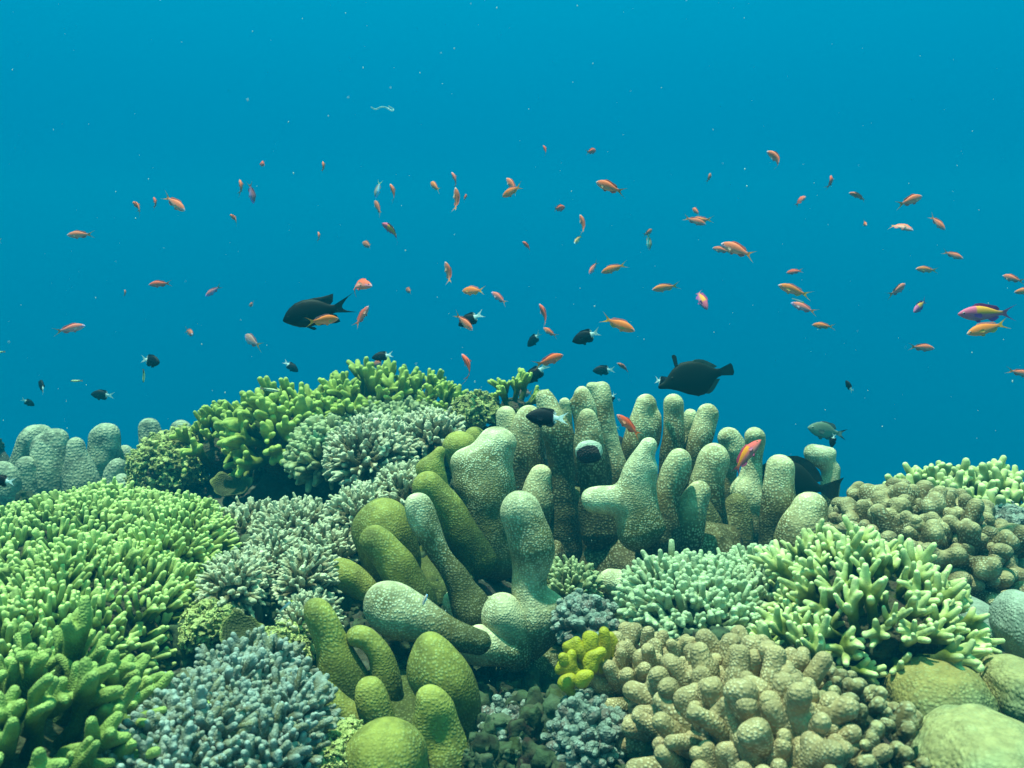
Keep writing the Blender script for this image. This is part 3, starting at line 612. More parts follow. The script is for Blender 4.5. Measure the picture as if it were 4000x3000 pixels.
# J: olive fingers
columns('column_coral', 'cluster of olive green fingers around the narrow white-rimmed column', 'coral', M['olive'], [
    (6, 1.32, [[(1800, 1750, 120), (1620, 1400, 108), (1470, 1220, 92), (1395, 1155, 86)]]),
    (6, 1.36, [[(1500, 1200, 60), (1400, 1010, 62), (1405, 990, 60)], [(1440, 1050, 50), (1450, 930, 50), (1490, 860, 42)]]),
    (6, 1.25, [[(1120, 1900, 190), (1060, 1600, 185), (1030, 1450, 175)]]),
    (6, 1.15, [[(1300, 2100, 130), (1180, 1850, 112), (1040, 1650, 100), (970, 1580, 92)]]),
    (10, 1.2, [[(1000, 350, 80), (820, 150, 100), (730, 100, 112)]]),
    (6, 1.55, [[(1700, 1100, 90), (1650, 830, 96)]]),
    (6, 1.62, [[(1780, 900, 60), (1770, 730, 62)], [(1800, 850, 40), (1800, 790, 45)]]),
], k=.014, h=.0034, rs=1.25, group='olive finger corals', base=[(6, 1.35, 1450, 1900, 330, 300, .12)])
columns('column_coral', 'lower cluster of glossy olive green fingers reaching the bottom edge', 'coral', M['olive'], [
    (10, 1.0, [[(780, 1150, 170), (690, 830, 135), (600, 600, 108), (530, 440, 92), (502, 388, 80)]]),
    (10, 1.0, [[(1060, 1250, 90), (1050, 900, 88), (990, 720, 80), (900, 610, 76), (832, 592, 74)]]),
    (10, .97, [[(1620, 1450, 170), (1560, 1050, 170), (1450, 820, 150), (1402, 680, 102)]]),
    (10, .9, [[(1500, 1650, 120), (1430, 1480, 95), (1405, 1300, 92), (1400, 1105, 84)], [(1620, 1700, 110), (1560, 1400, 80), (1500, 1200, 70)]]),
    (10, .95, [[(980, 1250, 120), (945, 1120, 112), (925, 1015, 92)]]),
    (10, .97, [[(800, 1320, 130), (660, 1200, 105), (520, 1090, 98)]]),
    (10, 1.0, [[(600, 1300, 90), (430, 1060, 62)]]),
    (10, .84, [[(1040, 1900, 280), (1060, 1580, 235)]]),
], k=.014, h=.003, rs=1.3, group='olive finger corals', base=[(10, 1.02, 1100, 1350, 520, 360, .1)])
columns('column_coral', 'short pale knob coral poking out left of the teal fingers', 'coral', FW, [
    (11, 1.3, [[(950, 350, 120), (900, 180, 110), (810, 135, 85)]])], k=.01, h=.0035)
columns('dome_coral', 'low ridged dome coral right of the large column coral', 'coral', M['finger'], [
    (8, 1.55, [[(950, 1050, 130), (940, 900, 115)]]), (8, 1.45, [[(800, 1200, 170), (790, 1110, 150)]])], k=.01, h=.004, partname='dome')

# scar on the tallest front column
def scar():
    p = at(*cv(7, 625, 768), 1.461); r = m(100 * cs(7), 1.466)
    par = [o for o in bpy.data.objects if o.name == 'column_coral.001'][0]
    def blob(nm, mat, rr, dy, amp, dz=0):
        V, F = sdf_mesh([(np.zeros(3), np.array([0, 0, .001]), 1, 1)], .07, .2, amp, 2.5, 5)
        o = link(nm, mk(nm, V * np.array([rr * 1.0, rr * .72, rr * .92]), F, {'tip': np.ones(len(V))}, mat), par, Vector(p + np.array([0, dy, dz])) - par.location)
        return o
    blob('scar_rim', M['scar_rim'], r * 1.10, .003, .05, m(14 * cs(7), 1.4)); s = blob('dead_scar', M['scar'], r * 1.02, 0, .05); s['label'] = 'dark dead patch with a white rim'
scar()

def plate(label, x, y, d, rpx, tilt, spin, seed):
    p = at(x, y, d); r = m(rpx, d); VV = []; nr, na = 12, 64
    for sgn in (1, -1):
        for i in range(nr):
            for j in range(na):
                a = 6.2832 * j / na; q = (i / (nr - 1)) * (1 + .10 * math.sin(3 * a + seed) + .05 * math.sin(7 * a + seed)); 
                VV.append((r * q * math.cos(a), r * q * math.sin(a), r * (.45 * q ** 2.2 + .05 * math.sin(4 * a + seed) * q) + sgn * r * .025 * (1.1 - .6 * q)))
    F = []
    for s_ in range(2):
        o_ = s_ * nr * na
        for i in range(nr - 1):
            for j in range(na):
                f = (o_ + i * na + j, o_ + (i + 1) * na + j, o_ + (i + 1) * na + (j + 1) % na, o_ + i * na + (j + 1) % na); F.append(f if s_ == 0 else f[::-1])
    for j in range(na):
        k = (nr - 1) * na; F.append((k + j, nr * na + k + j, nr * na + k + (j + 1) % na, k + (j + 1) % na))
    V = np.array(VV); T = np.clip((np.hypot(V[:, 0], V[:, 1]) / r - .8) * 2, 0, .45)
    o = link('plate_coral', mk('plate_coral', V, F, {'tip': T}, M['leafy']), None, p)
    o.rotation_euler = (math.radians(tilt), 0, math.radians(spin)); tag(o, label, 'coral', 'thin plate corals'); hold(p, p[2] - r * .5, .05)
plate('thin curved plate coral under the crinkled coral at the back left', 498, 1062, 1.8, 42, 24, 25, 1)
plate('shaded plate coral under the round pale beige staghorn cluster', 520, 1372, 1.02, 44, 35, 15, 2)
plate('small shaded plate coral between the lime branches and the beige lobes', 1800, 1478, .98, 34, 30, -20, 3)
# O: smooth boulder corals on the right
def boulder(label, c, x, y, d, rx, ry, ryd, mat, seed, amp=.05):
    p = at(*cv(c, x, y), d); RX = m(rx * cs(c), d); RZ = m(ry * cs(c), d)
    V, F = sdf_mesh([(np.zeros(3), np.array([0, 0, .001]), 1, 1)], .032, .2, amp * 1.5, 1.9, seed)
    o = link('boulder_coral', mk('boulder_coral', V * np.array([RX, ryd, RZ]), F, {'tip': np.clip(V[:, 2] * .5 + .5, 0, 1)}, mat), None, p)
    tag(o, label, 'coral', 'smooth boulder corals'); hold(p, p[2] - RZ * .6, RX)
boulder('large smooth olive boulder coral with a shaded top at the lower right', 12, 1390, 1190, .90, 430, 410, .065, M['boulder'], 1)
boulder('smooth yellow-olive boulder coral behind the large shaded one', 12, 1700, 960, 1.02, 270, 265, .07, M['boulder'], 2)
boulder('pale lime boulder coral in the bottom right corner', 12, 1830, 1640, .72, 520, 360, .08, M['boulder_lime'], 3, .06)
boulder('grey-green boulder coral at the right edge above the corner one', 12, 2070, 1060, .88, 250, 260, .06, M['boulder_lime'], 4)
boulder('round grey boulder coral right of the lime branches', 12, 1670, 470, 1.14, 172, 178, .055, M['boulder_grey'], 5, .03)
boulder('tall grey boulder coral cut off by the right edge', 12, 2080, 520, 1.06, 200, 275, .06, M['boulder_grey'], 6, .03)
boulder('dull yellow crusted boulder coral behind the round grey one', 12, 1700, 480, 1.3, 330, 200, .08, M['yellow_green'], 7, .1)
boulder('low yellow-olive boulder coral under the tips of the lime branches', 12, 1420, 760, 1.08, 330, 130, .06, M['boulder'], 8, .1)

# dark crevices
for (x, y, d, s_) in [(1160, 1560, 1.0, .10), (1180, 1640, .85, .10), (1230, 1480, 1.08, .08), (1260, 1400, 1.2, .07), (640, 1060, 1.75, .10), (560, 1075, 1.7, .10), (700, 1440, 1.0, .06), (1300, 1620, .9, .07)]:
    p = at(x, y, d)
    for q in range(3): hold(p, p[2] - .10, s_)
# ------------------------------------------------------------------ seabed
def seabed_z(X, Y):
    base = -.46 + .05 * np.exp(-((X + .3) ** 2) / .8)
    W = np.full(X.shape, .04); Z = base * .04
    for gx, gy, gz, s in GROUND:
        wv = np.exp(-((X - gx) ** 2 + (Y - gy) ** 2) / (2 * (s * .55) ** 2)); W = W + wv; Z = Z + wv * gz
    Z = Z / W
    # reef edge: falls away behind the crest and to the right
    edge = 2.5 + .1 * np.clip((-X - .2) / 1.5, -.6, .8) - .72 / (1 + np.exp(-(X - .42) / .06)) - .35 * np.exp(-((X - .9) / .5) ** 2) + .12 * np.sin(X * 3.1) + .1 * np.sin(X * 7.3 + 1)
    fall = np.clip(Y - edge, 0, None)
    Z = Z - 1.9 * fall - .9 * np.clip(fall, 0, .5)
    Z = np.maximum(Z, -5.2 + .2 * np.sin(X) * np.cos(Y * .8))
    return Z
def seabed():
    def axis(lo, a, b, hi, nf, nc):
        return np.concatenate([np.linspace(lo, a, nc, endpoint=False), np.linspace(a, b, nf, endpoint=False), np.linspace(b, hi, nc)])
    xs = axis(-10, -1.9, 1.9, 10, 330, 40); ys = np.concatenate([np.linspace(-4, .45, 25, endpoint=False), np.linspace(.45, 3.3, 300, endpoint=False), np.linspace(3.3, 10.5, 50)])
    X, Y = np.meshgrid(xs, ys, indexing='ij'); Z = seabed_z(X, Y)
    P = np.stack([X, Y, Z], -1)
    Z = Z + .014 * fbm(P * 18, 3, 3) + .022 * fbm(P * 5, 9, 2) + .008 * np.abs(fbm(P * 55, 5, 2)) - .025
    Vv = np.stack([X, Y, Z], -1).reshape(-1, 3); nx, ny = X.shape
    i = np.arange(nx - 1)[:, None] * ny + np.arange(ny - 1)[None]; F = np.stack([i, i + ny, i + ny + 1, i + 1], -1).reshape(-1, 4)
    o = link('seabed', mk('seabed', Vv, F, None, M['rock'])); o['kind'] = 'structure'; o['label'] = 'dark reef rock falling away behind the crest'
seabed()
def rubble():
    rg = np.random.default_rng(5); base = []
    for k in range(6):
        def ex(X, D, k=k): return D + .42 * fbm(X * 1.6, 300 + k, 3)
        V, F = sdf_mesh([(np.array([0, 0, -.3]), np.array([0, 0, .2]), 1, .85)], .21, .3, 0, 1, k, ex); base.append((V, F))
    VV = []; FF = []; CC = []; off = 0
    pal = np.array([(.03, .035, .02), (.05, .055, .03), (.05, .035, .028), (.06, .075, .05), (.05, .06, .02), (.035, .045, .035), (.10, .11, .075), (.06, .035, .03), (.04, .04, .025)])  # palette darkened to stand in for shadow in the crevices
    N = 4800
    px = rg.uniform(-1.8, 1.6, N); py = .6 + 2.2 * rg.random(N) ** 1.3
    px[:1500] = rg.uniform(-.15, .2, 1500); py[:1500] = rg.uniform(.6, 1.25, 1500)
    px[1500:2000] = rg.uniform(-.45, -.1, 500); py[1500:2000] = rg.uniform(.8, 1.4, 500); pz = seabed_z(px, py)
    for j in range(N):
        V, F = base[j % 6]; s = (.004 + .013 * rg.random() ** 2.0) * (0.6 + .45 * py[j]); a = rg.random() * 6.28
        R = np.array([[math.cos(a), -math.sin(a), 0], [math.sin(a), math.cos(a), 0], [0, 0, 1]])
        v = (V * np.array([1, rg.uniform(.6, 1.2), rg.uniform(.5, 1.5)]) * s) @ R.T + np.array([px[j], py[j], pz[j] - .012 + rg.uniform(0, .02)])
        VV.append(v); FF.append(F + off); off += len(V); c = pal[rg.integers(len(pal))] * rg.uniform(.5, 1.2); q_ = np.clip(.5 + 1.2 * noise(V * 2.2 + j, j), 0, 1)[:, None]; CC.append(c[None] * (.4 + .6 * q_) + np.array([[.05, .075, .04]]) * (1 - q_))
    o = link('reef_rubble', mk('reef_rubble', np.concatenate(VV), np.concatenate(FF), {'Col': np.concatenate(CC)}, M['rubble']))
    tag(o, 'dark broken coral rubble and crusts between the coral colonies', 'rubble', None, 'stuff')
rubble()

# ------------------------------------------------------------------ fish
def interp(s, tab, j): return np.interp(s, [t[0] for t in tab], [t[j] for t in tab])
def bendxy(V, B, L0=.22):
    "bend the rear half sideways: x runs head (+) to tail (-), unit length"
    s = .5 - V[:, 0]; out = V.copy(); g = np.linspace(0, 1.3, 260); th = B * np.clip((g - L0) / .75, 0, None) ** 1.3
    cx = np.concatenate([[0], np.cumsum(np.cos((th[1:] + th[:-1]) / 2) * np.diff(g))]); cy = np.concatenate([[0], np.cumsum(np.sin((th[1:] + th[:-1]) / 2) * np.diff(g))])
    X = np.interp(s, g, cx); Y = np.interp(s, g, cy); T = np.interp(s, g, th)
    X = np.where(s < 0, s, X)
    out[:, 0] = .5 - X - np.sin(T) * V[:, 1] * -1 * -1; out[:, 1] = Y + np.cos(T) * V[:, 1]
    return out
def fish_mesh(name, prof, fins, colf, bend=0., mouth=True, eye=(.085, .02, .022), eyecol=(.01, .01, .015), ringcol=None, sides=18):
    """prof rows: s, top, bottom, halfwidth; fins: list of (kind, base outline, tip outline, thickness, y0, flare)"""
    ss = np.concatenate([np.linspace(prof[0][0], .12, 9, endpoint=False), np.linspace(.12, prof[-1][0], 22)])
    V = []; C = []; F = []; MI = []
    for s in ss:
        t, b_, wd = interp(s, prof, 1), interp(s, prof, 2), interp(s, prof, 3)
        for k in range(sides):
            a = 2 * math.pi * k / sides; sy = math.sin(a); cz = math.cos(a)
            z = (t if cz > 0 else b_) * (abs(cz) ** .92) * (1 if cz > 0 else -1); y = wd * np.sign(sy) * abs(sy) ** .9
            V.append((.5 - s, y, z)); C.append(colf(s, z, 'body'))
    n = len(ss)
    for i in range(n - 1):
        for k in range(sides):
            a = i * sides + k; b_ = i * sides + (k + 1) % sides
            F.append((a, b_, b_ + sides, a + sides)); MI.append(0)
    V.append((.5 - ss[0] + .004, 0, 0)); C.append(colf(0, 0, 'body')); c0 = len(V) - 1
    for k in range(sides): F.append((c0, (k + 1) % sides, k)); MI.append(0)
    V.append((.5 - ss[-1] - .01, 0, 0)); C.append(colf(1, 0, 'body')); c1 = len(V) - 1; q = (n - 1) * sides
    for k in range(sides): F.append((c1, q + k, q + (k + 1) % sides)); MI.append(0)
    for (kind, base, tip, th, y0, flare) in fins:
        m_ = len(base); K = 5
        for sgn in ((1, -1) if y0 else (0,)):
            for side in (1, -1):
                st = len(V)
                for j in range(K):
                    f = j / (K - 1)
                    for (bx, bz), (tx, tz) in zip(base, tip):
                        x = bx + (tx - bx) * f; z = bz + (tz - bz) * f
                        y = side * th * (1 - f) ** .7 * .5 + side * .0006 + (sgn * (y0 + flare * f) if y0 else 0)
                        if not y0: y += .006 * math.sin(x * 60) * f
                        V.append((.5 - x, y, z)); C.append(colf(x, z, kind))
                for j in range(K - 1):
                    for i in range(m_ - 1):
                        a = st + j * m_ + i; qd = (a, a + 1, a + m_ + 1, a + m_)
                        F.append(qd if side > 0 else qd[::-1]); MI.append(1)
    er = eye[2]
    if er:
        ew = interp(eye[0], prof, 3)
        for sgn in (1, -1):
            for (rr, colr, dy) in ((er, ringcol or tuple(np.array(colf(eye[0], 0, 'body')) * .8), 0), (er * .62, eyecol, er * .28)):
                st = len(V); A = 10; Bq = 5
                for i in range(Bq + 1):
                    ph = math.pi * i / Bq
                    for j in range(A):
                        V.append((.5 - eye[0] + rr * math.sin(ph) * math.cos(6.2832 * j / A), sgn * (ew * .86 + dy) + rr * .45 * math.cos(ph), eye[1] + rr * math.sin(ph) * math.sin(6.2832 * j / A))); C.append(colr)
                for i in range(Bq):
                    for j in range(A):
                        F.append((st + i * A + j, st + i * A + (j + 1) % A, st + (i + 1) * A + (j + 1) % A, st + (i + 1) * A + j)); MI.append(0)
    V = np.array(V)
    if bend: V = bendxy(V, bend)
    return mk(name, V, F, {'Col': np.array(C, float)}, [M['fish'], M['fin']], True, MI)
def lerp(a, b, t):
    t = min(1, max(0, t)); return tuple(x + (y - x) * t for x, y in zip(a, b))
ANT0 = [(0, .008, .008, .006), (.02, .026, .020, .018), (.05, .047, .037, .030), (.10, .074, .060, .045), (.18, .104, .086, .060), (.28, .122, .104, .068), (.38, .122, .106, .066), (.50, .102, .090, .052), (.60, .072, .064, .036), (.68, .048, .044, .022), (.75, .036, .034, .012), (.79, .036, .034, .006)]
ANT = [(a_, b_ * 1.12, c_ * 1.12, d_ * 1.1) for a_, b_, c_, d_ in ANT0]
def outl(f, a, b, n): return [f(a + (b - a) * i / (n - 1)) for i in range(n)]
def ptop(P): return lambda s: (s, interp(s, P, 1) * .9)
def pbot(P): return lambda s: (s, -interp(s, P, 2) * .9)
def ant_fins(dh=.045, tl=.15, lyre=1.03):
    T = ptop(ANT); Bm = pbot(ANT); F = []
    b = outl(T, .2, .70, 9); t = [(x + .03, z + dh * h) for (x, z), h in zip(b, [.25, .9, 1, .95, .9, .9, 1., 1.15, .5])]; F.append(('dorsal', b, t, .010, 0, 0))
    b = outl(Bm, .50, .69, 6); t = [(x + .04, z - dh * h) for (x, z), h in zip(b, [.3, .9, 1.2, 1.1, .9, .4])]; F.append(('anal', b, t, .008, 0, 0))
    b = [(.77, .034 - .0085 * i) for i in range(9)]
    t = [(lyre, tl), (.95, .095), (.89, .055), (.86, .022), (.852, 0), (.86, -.022), (.89, -.055), (.95, -.095), (lyre, -tl)]; F.append(('tail', b, t, .010, 0, 0))
    b = [(.27, -.088), (.285, -.09), (.30, -.092)]; t = [(.36, -.155), (.39, -.14), (.38, -.12)]; F.append(('pelvic', b, t, .006, .018, .01))
    b = [(.225, -.005), (.23, -.02), (.235, -.035)]; t = [(.34, .012), (.37, -.03), (.34, -.07)]; F.append(('pectoral', b, t, .004, .058, .06))
    return F
def ant_col(s, z, p):
    o = (1.0, .19, .085); b = (1.0, .44, .33)
    if p == 'tail': return lerp((.85, .22, .04), (.72, .34, .10), (s - .8) * 5)
    if p == 'pectoral': return (.85, .45, .30)
    if p != 'body': return (.80, .15, .10)
    c = lerp(b, o, (z + .07) / .11)
    if s < .09: c = lerp((.80, .62, .70), c, s / .09)
    if .06 < s < .19 and abs(z + .01 + (s - .1) * .3) < .012: c = (.75, .35, .55)
    return c
def ant_yel(s, z, p):
    o = (1.0, .215, .05); b = (1.0, .40, .27)
    if p == 'tail': return (.9, .38, .04)
    if p == 'dorsal': return (.75, .22, .25)
    if p != 'body': return (.85, .42, .12)
    c = lerp(b, o, (z + .07) / .09); return lerp((.80, .50, .62), c, s / .07)
def ant_male(s, z, p):
    mg = (.85, .14, .26); y = (1.0, .36, .05); v = (.42, .12, .45)
    if p == 'dorsal': return (.50, .04, .22)
    if p == 'tail': return lerp((.75, .12, .20), v, (s - .8) * 6)
    if p != 'body': return (.45, .08, .40)
    if z > .0 and .30 < s: return lerp(y, (.80, .25, .12), (s - .62) * 6)
    if s < .30 and z > -.02: return mg
    return lerp((.45, .22, .42), mg, (z + .09) / .1)
ANTM = {}
def ant(col, b):
    key = (col, b)
    if key not in ANTM:
        cf = {'o': ant_col, 'y': ant_yel, 'm': ant_male}[col]
        ANTM[key] = fish_mesh('anthias', ANT, ant_fins(.05 if col != 'm' else .06, .15, 1.05), cf, b, ringcol=(.55, .45, .5))
    return ANTM[key]
DAM = [(0, .012, .012, .01), (.02, .04, .035, .025), (.06, .085, .07, .045), (.12, .13, .115, .062), (.22, .185, .165, .075), (.34, .21, .19, .078), (.46, .20, .185, .07), (.56, .165, .155, .055), (.64, .11, .105, .038), (.70, .062, .06, .022), (.76, .05, .05, .012), (.80, .05, .05, .006)]
def dam_fins():
    T = ptop(DAM); Bm = pbot(DAM); F = []
    b = outl(T, .18, .68, 9); t = [(x + .05, z + .05 * h) for (x, z), h in zip(b, [.2, .8, 1, 1, 1, 1.1, 1.5, 1.7, .6])]; F.append(('dorsal', b, t, .014, 0, 0))
    b = outl(Bm, .42, .68, 7); t = [(x + .06, z - .05 * h) for (x, z), h in zip(b, [.3, .9, 1.2, 1.5, 1.7, 1.2, .4])]; F.append(('anal', b, t, .012, 0, 0))
    b = [(.775, .048 - .012 * i) for i in range(9)]
    t = [(1.02, .15), (.96, .10), (.91, .055), (.885, .02), (.88, 0), (.885, -.02), (.91, -.055), (.96, -.10), (1.02, -.15)]; F.append(('tail', b, t, .012, 0, 0))
    b = [(.27, -.15), (.29, -.155), (.31, -.16)]; t = [(.36, -.24), (.40, -.23), (.40, -.19)]; F.append(('pelvic', b, t, .008, .02, .01))
    b = [(.25, .0), (.255, -.025), (.26, -.05)]; t = [(.38, .02), (.41, -.04), (.37, -.09)]; F.append(('pectoral', b, t, .004, .07, .05))
    return F
def dam_col(s, z, p):
    w = (.85, .95, 1.)
    if p == 'tail': return w
    if p == 'body' and s > .64: return w
    if p in ('dorsal', 'anal') and s > .70: return w
    return (.005, .008, .018)
DAMM = {}
def dam(b):
    if b not in DAMM: DAMM[b] = fish_mesh('damselfish', DAM, dam_fins(), dam_col, b, eye=(.11, .035, .022), ringcol=(.03, .04, .06))
    return DAMM[b]
BIG = [(0, .01, .01, .01), (.02, .04, .035, .025), (.06, .095, .06, .045), (.12, .15, .10, .062), (.22, .205, .15, .075), (.34, .225, .175, .078), (.46, .215, .165, .07), (.56, .175, .135, .055), (.64, .12, .10, .038), (.70, .075, .068, .024), (.76, .06, .058, .014), (.79, .062, .06, .006)]
def big_fins():
    T = ptop(BIG); Bm = pbot(BIG); F = []
    b = outl(T, .2, .70, 9); t = [(x + .02 + .13 * f, z + .05 * h) for (x, z), h, f in zip(b, [.1, .25, .35, .4, .5, .7, 1.3, 2.2, .8], [0, 0, 0, .1, .3, .6, .9, 1., .3])]; F.append(('dorsal', b, t, .014, 0, 0))
    b = outl(Bm, .40, .70, 7); t = [(x + .03 + .12 * f, z - .05 * h) for (x, z), h, f in zip(b, [.2, .7, 1., 1.4, 2.0, 2.2, .5], [0, .1, .3, .6, .9, 1, .3])]; F.append(('anal', b, t, .012, 0, 0))
    b = [(.77, .058 - .0145 * i) for i in range(9)]
    t = [(1.08, .17), (.99, .125), (.92, .07), (.88, .028), (.87, 0), (.88, -.028), (.92, -.06), (.99, -.09), (1.07, -.12)]; F.append(('tail', b, t, .014, 0, 0))
    b = [(.27, -.14), (.29, -.145), (.31, -.15)]; t = [(.40, -.23), (.44, -.22), (.42, -.19)]; F.append(('pelvic', b, t, .008, .02, .01))
    b = [(.25, -.01), (.255, -.035), (.26, -.06)]; t = [(.38, .0), (.41, -.06), (.37, -.10)]; F.append(('pectoral', b, t, .004, .07, .05))
    return F
FILE = [(0, .016, .016, .012), (.03, .028, .026, .02), (.08, .045, .035, .028), (.14, .085, .05, .035), (.24, .16, .09, .045), (.36, .205, .155, .05), (.48, .20, .20, .05), (.58, .175, .20, .045), (.66, .135, .15, .036), (.73, .085, .085, .025), (.79, .048, .048, .016), (.84, .044, .044, .012)]
def file_fins():
    T = ptop(FILE); Bm = pbot(FILE); F = []
    b = outl(T, .44, .76, 7); t = [(x + .06, z + .06 * h) for (x, z), h in zip(b, [.2, .5, .6, .6, .5, .4, .2])]; F.append(('soft', b, t, .008, 0, 0))
    b = outl(Bm, .52, .76, 6); t = [(x + .06, z - .06 * h) for (x, z), h in zip(b, [.2, .5, .6, .5, .4, .2])]; F.append(('soft', b, t, .008, 0, 0))
    b = [(.82, .042 - .0105 * i) for i in range(9)]; t = [(1.0, .085), (1.015, .062), (1.02, .04), (1.02, .02), (1.02, 0), (1.02, -.02), (1.02, -.04), (1.01, -.06), (.995, -.08)]; F.append(('tail', b, t, .018, 0, 0))
    b = [(.275, .195), (.285, .20), (.295, .205), (.305, .21), (.315, .215)]; t = [(.265, .345), (.27, .365), (.29, .372), (.31, .365), (.325, .34)]; F.append(('spine', b, t, .03, 0, 0))
    b = outl(Bm, .36, .52, 4); t = [(x + .02, z - .03 * h) for (x, z), h in zip(b, [.3, .8, 1.2, .5])]; F.append(('keel', b, t, .012, 0, 0))
    return F
FILE = [(a_, b_ * 1.2, c_ * 1.18, d_) for a_, b_, c_, d_ in FILE]
SURG = [(0, .012, .012, .01), (.03, .05, .04, .022), (.08, .11, .08, .04), (.16, .18, .14, .055), (.28, .24, .20, .062), (.42, .25, .215, .06), (.54, .22, .19, .05), (.64, .15, .14, .036), (.71, .08, .078, .022), (.77, .038, .038, .012), (.81, .038, .038, .008)]
def surg_fins():
    T = ptop(SURG); Bm = pbot(SURG); F = []
    b = outl(T, .16, .73, 10); t = [(x + .07, z + .07 * h) for (x, z), h in zip(b, [.3, .8, 1, 1.1, 1.2, 1.2, 1.2, 1.2, 1.0, .4])]; F.append(('dorsal', b, t, .014, 0, 0))
    b = outl(Bm, .34, .73, 8); t = [(x + .07, z - .07 * h) for (x, z), h in zip(b, [.3, .9, 1, 1.1, 1.2, 1.2, 1., .4])]; F.append(('anal', b, t, .012, 0, 0))
    b = [(.79, .036 - .009 * i) for i in range(9)]; t = [(1.02, .16), (1.0, .12), (.985, .08), (.98, .04), (.98, 0), (.98, -.04), (.985, -.08), (1.0, -.12), (1.02, -.16)]; F.append(('tail', b, t, .014, 0, 0))
    b = [(.25, -.02), (.255, -.045), (.26, -.07)]; t = [(.38, -.01), (.41, -.07), (.37, -.11)]; F.append(('pectoral', b, t, .004, .055, .05))
    return F
STR = [(0, .008, .008, .006), (.03, .03, .025, .018), (.10, .055, .05, .035), (.22, .075, .07, .045), (.40, .08, .078, .045), (.58, .068, .065, .036), (.72, .05, .048, .024), (.82, .038, .036, .012), (.86, .038, .036, .006)]
def str_fins():
    T = ptop(STR); Bm = pbot(STR); F = []
    b = outl(T, .2, .8, 7); t = [(x + .02, z + .022) for (x, z) in b]; F.append(('dorsal', b, t, .008, 0, 0))
    b = outl(Bm, .45, .8, 6); t = [(x + .02, z - .02) for (x, z) in b]; F.append(('anal', b, t, .008, 0, 0))
    b = [(.845, .036 - .009 * i) for i in range(9)]; t = [(1., .07), (1.005, .05), (1.0, .03), (.99, .01), (.99, 0), (.99, -.01), (1.0, -.03), (1.005, -.05), (1., -.07)]; F.append(('tail', b, t, .008, 0, 0))
    b = [(.22, -.01), (.225, -.02), (.23, -.03)]; t = [(.31, 0), (.33, -.03), (.30, -.05)]; F.append(('pectoral', b, t, .004, .04, .03))
    return F
def str_col(s, z, p):
    if p == 'tail': return (.55, .32, .25)
    if p in ('dorsal', 'anal', 'pectoral'): return (.50, .55, .35)
    if abs(z - .010) < .021: return (.015, .02, .02)
    return (.75, .80, .50) if z > 0 else (.70, .80, .62)
def dark(c): return lambda s, z, p: (.05, .07, .06) if p == 'soft' else c
def grey_col(s, z, p):
    if p == 'tail': return (.02, .03, .05) if abs(z) > .06 else (.30, .36, .34)
    if p != 'body': return (.10, .14, .14)
    return lerp((.34, .42, .32), (.13, .19, .15), (z + .12) / .25)
MESH = {
    'big': fish_mesh('dark_damselfish', BIG, big_fins(), dark((.003, .005, .009)), 0, eye=(.1, .03, .018), ringcol=(.02, .02, .03)),
    'file': fish_mesh('filefish', FILE, file_fins(), dark((.008, .013, .013)), 0, eye=(.20, .075, .018), ringcol=(.03, .035, .03)),
    'surg': fish_mesh('surgeonfish', SURG, surg_fins(), dark((.014, .016, .012)), 0, eye=(.13, .07, .016), ringcol=(.03, .03, .03)),
    'str': fish_mesh('striped_fish', STR, str_fins(), str_col, 0, eye=(.06, .012, .016)),
    'str_bent': fish_mesh('striped_fish', STR, str_fins(), str_col, .8, eye=(.06, .012, .016)),
    'grey': fish_mesh('grey_damselfish', DAM, dam_fins(), grey_col, 0, eye=(.11, .035, .03), ringcol=(.5, .55, .5)),
    'brown': fish_mesh('blenny', STR, str_fins(), lambda s, z, p: (.30, .28, .12) if (int(s * 14) % 2) else (.16, .17, .08), 0, eye=(.06, .02, .02)),
    'blue': fish_mesh('small_pale_fish', STR, str_fins(), lambda s, z, p: (.75, .65, .05) if s < .14 else ((.62, .70, .75) if z < .02 else (.15, .25, .40)), 0, eye=(.06, .012, .016)),
}
RV, UV, FV = Vector(CR), Vector(CU), Vector(CF)
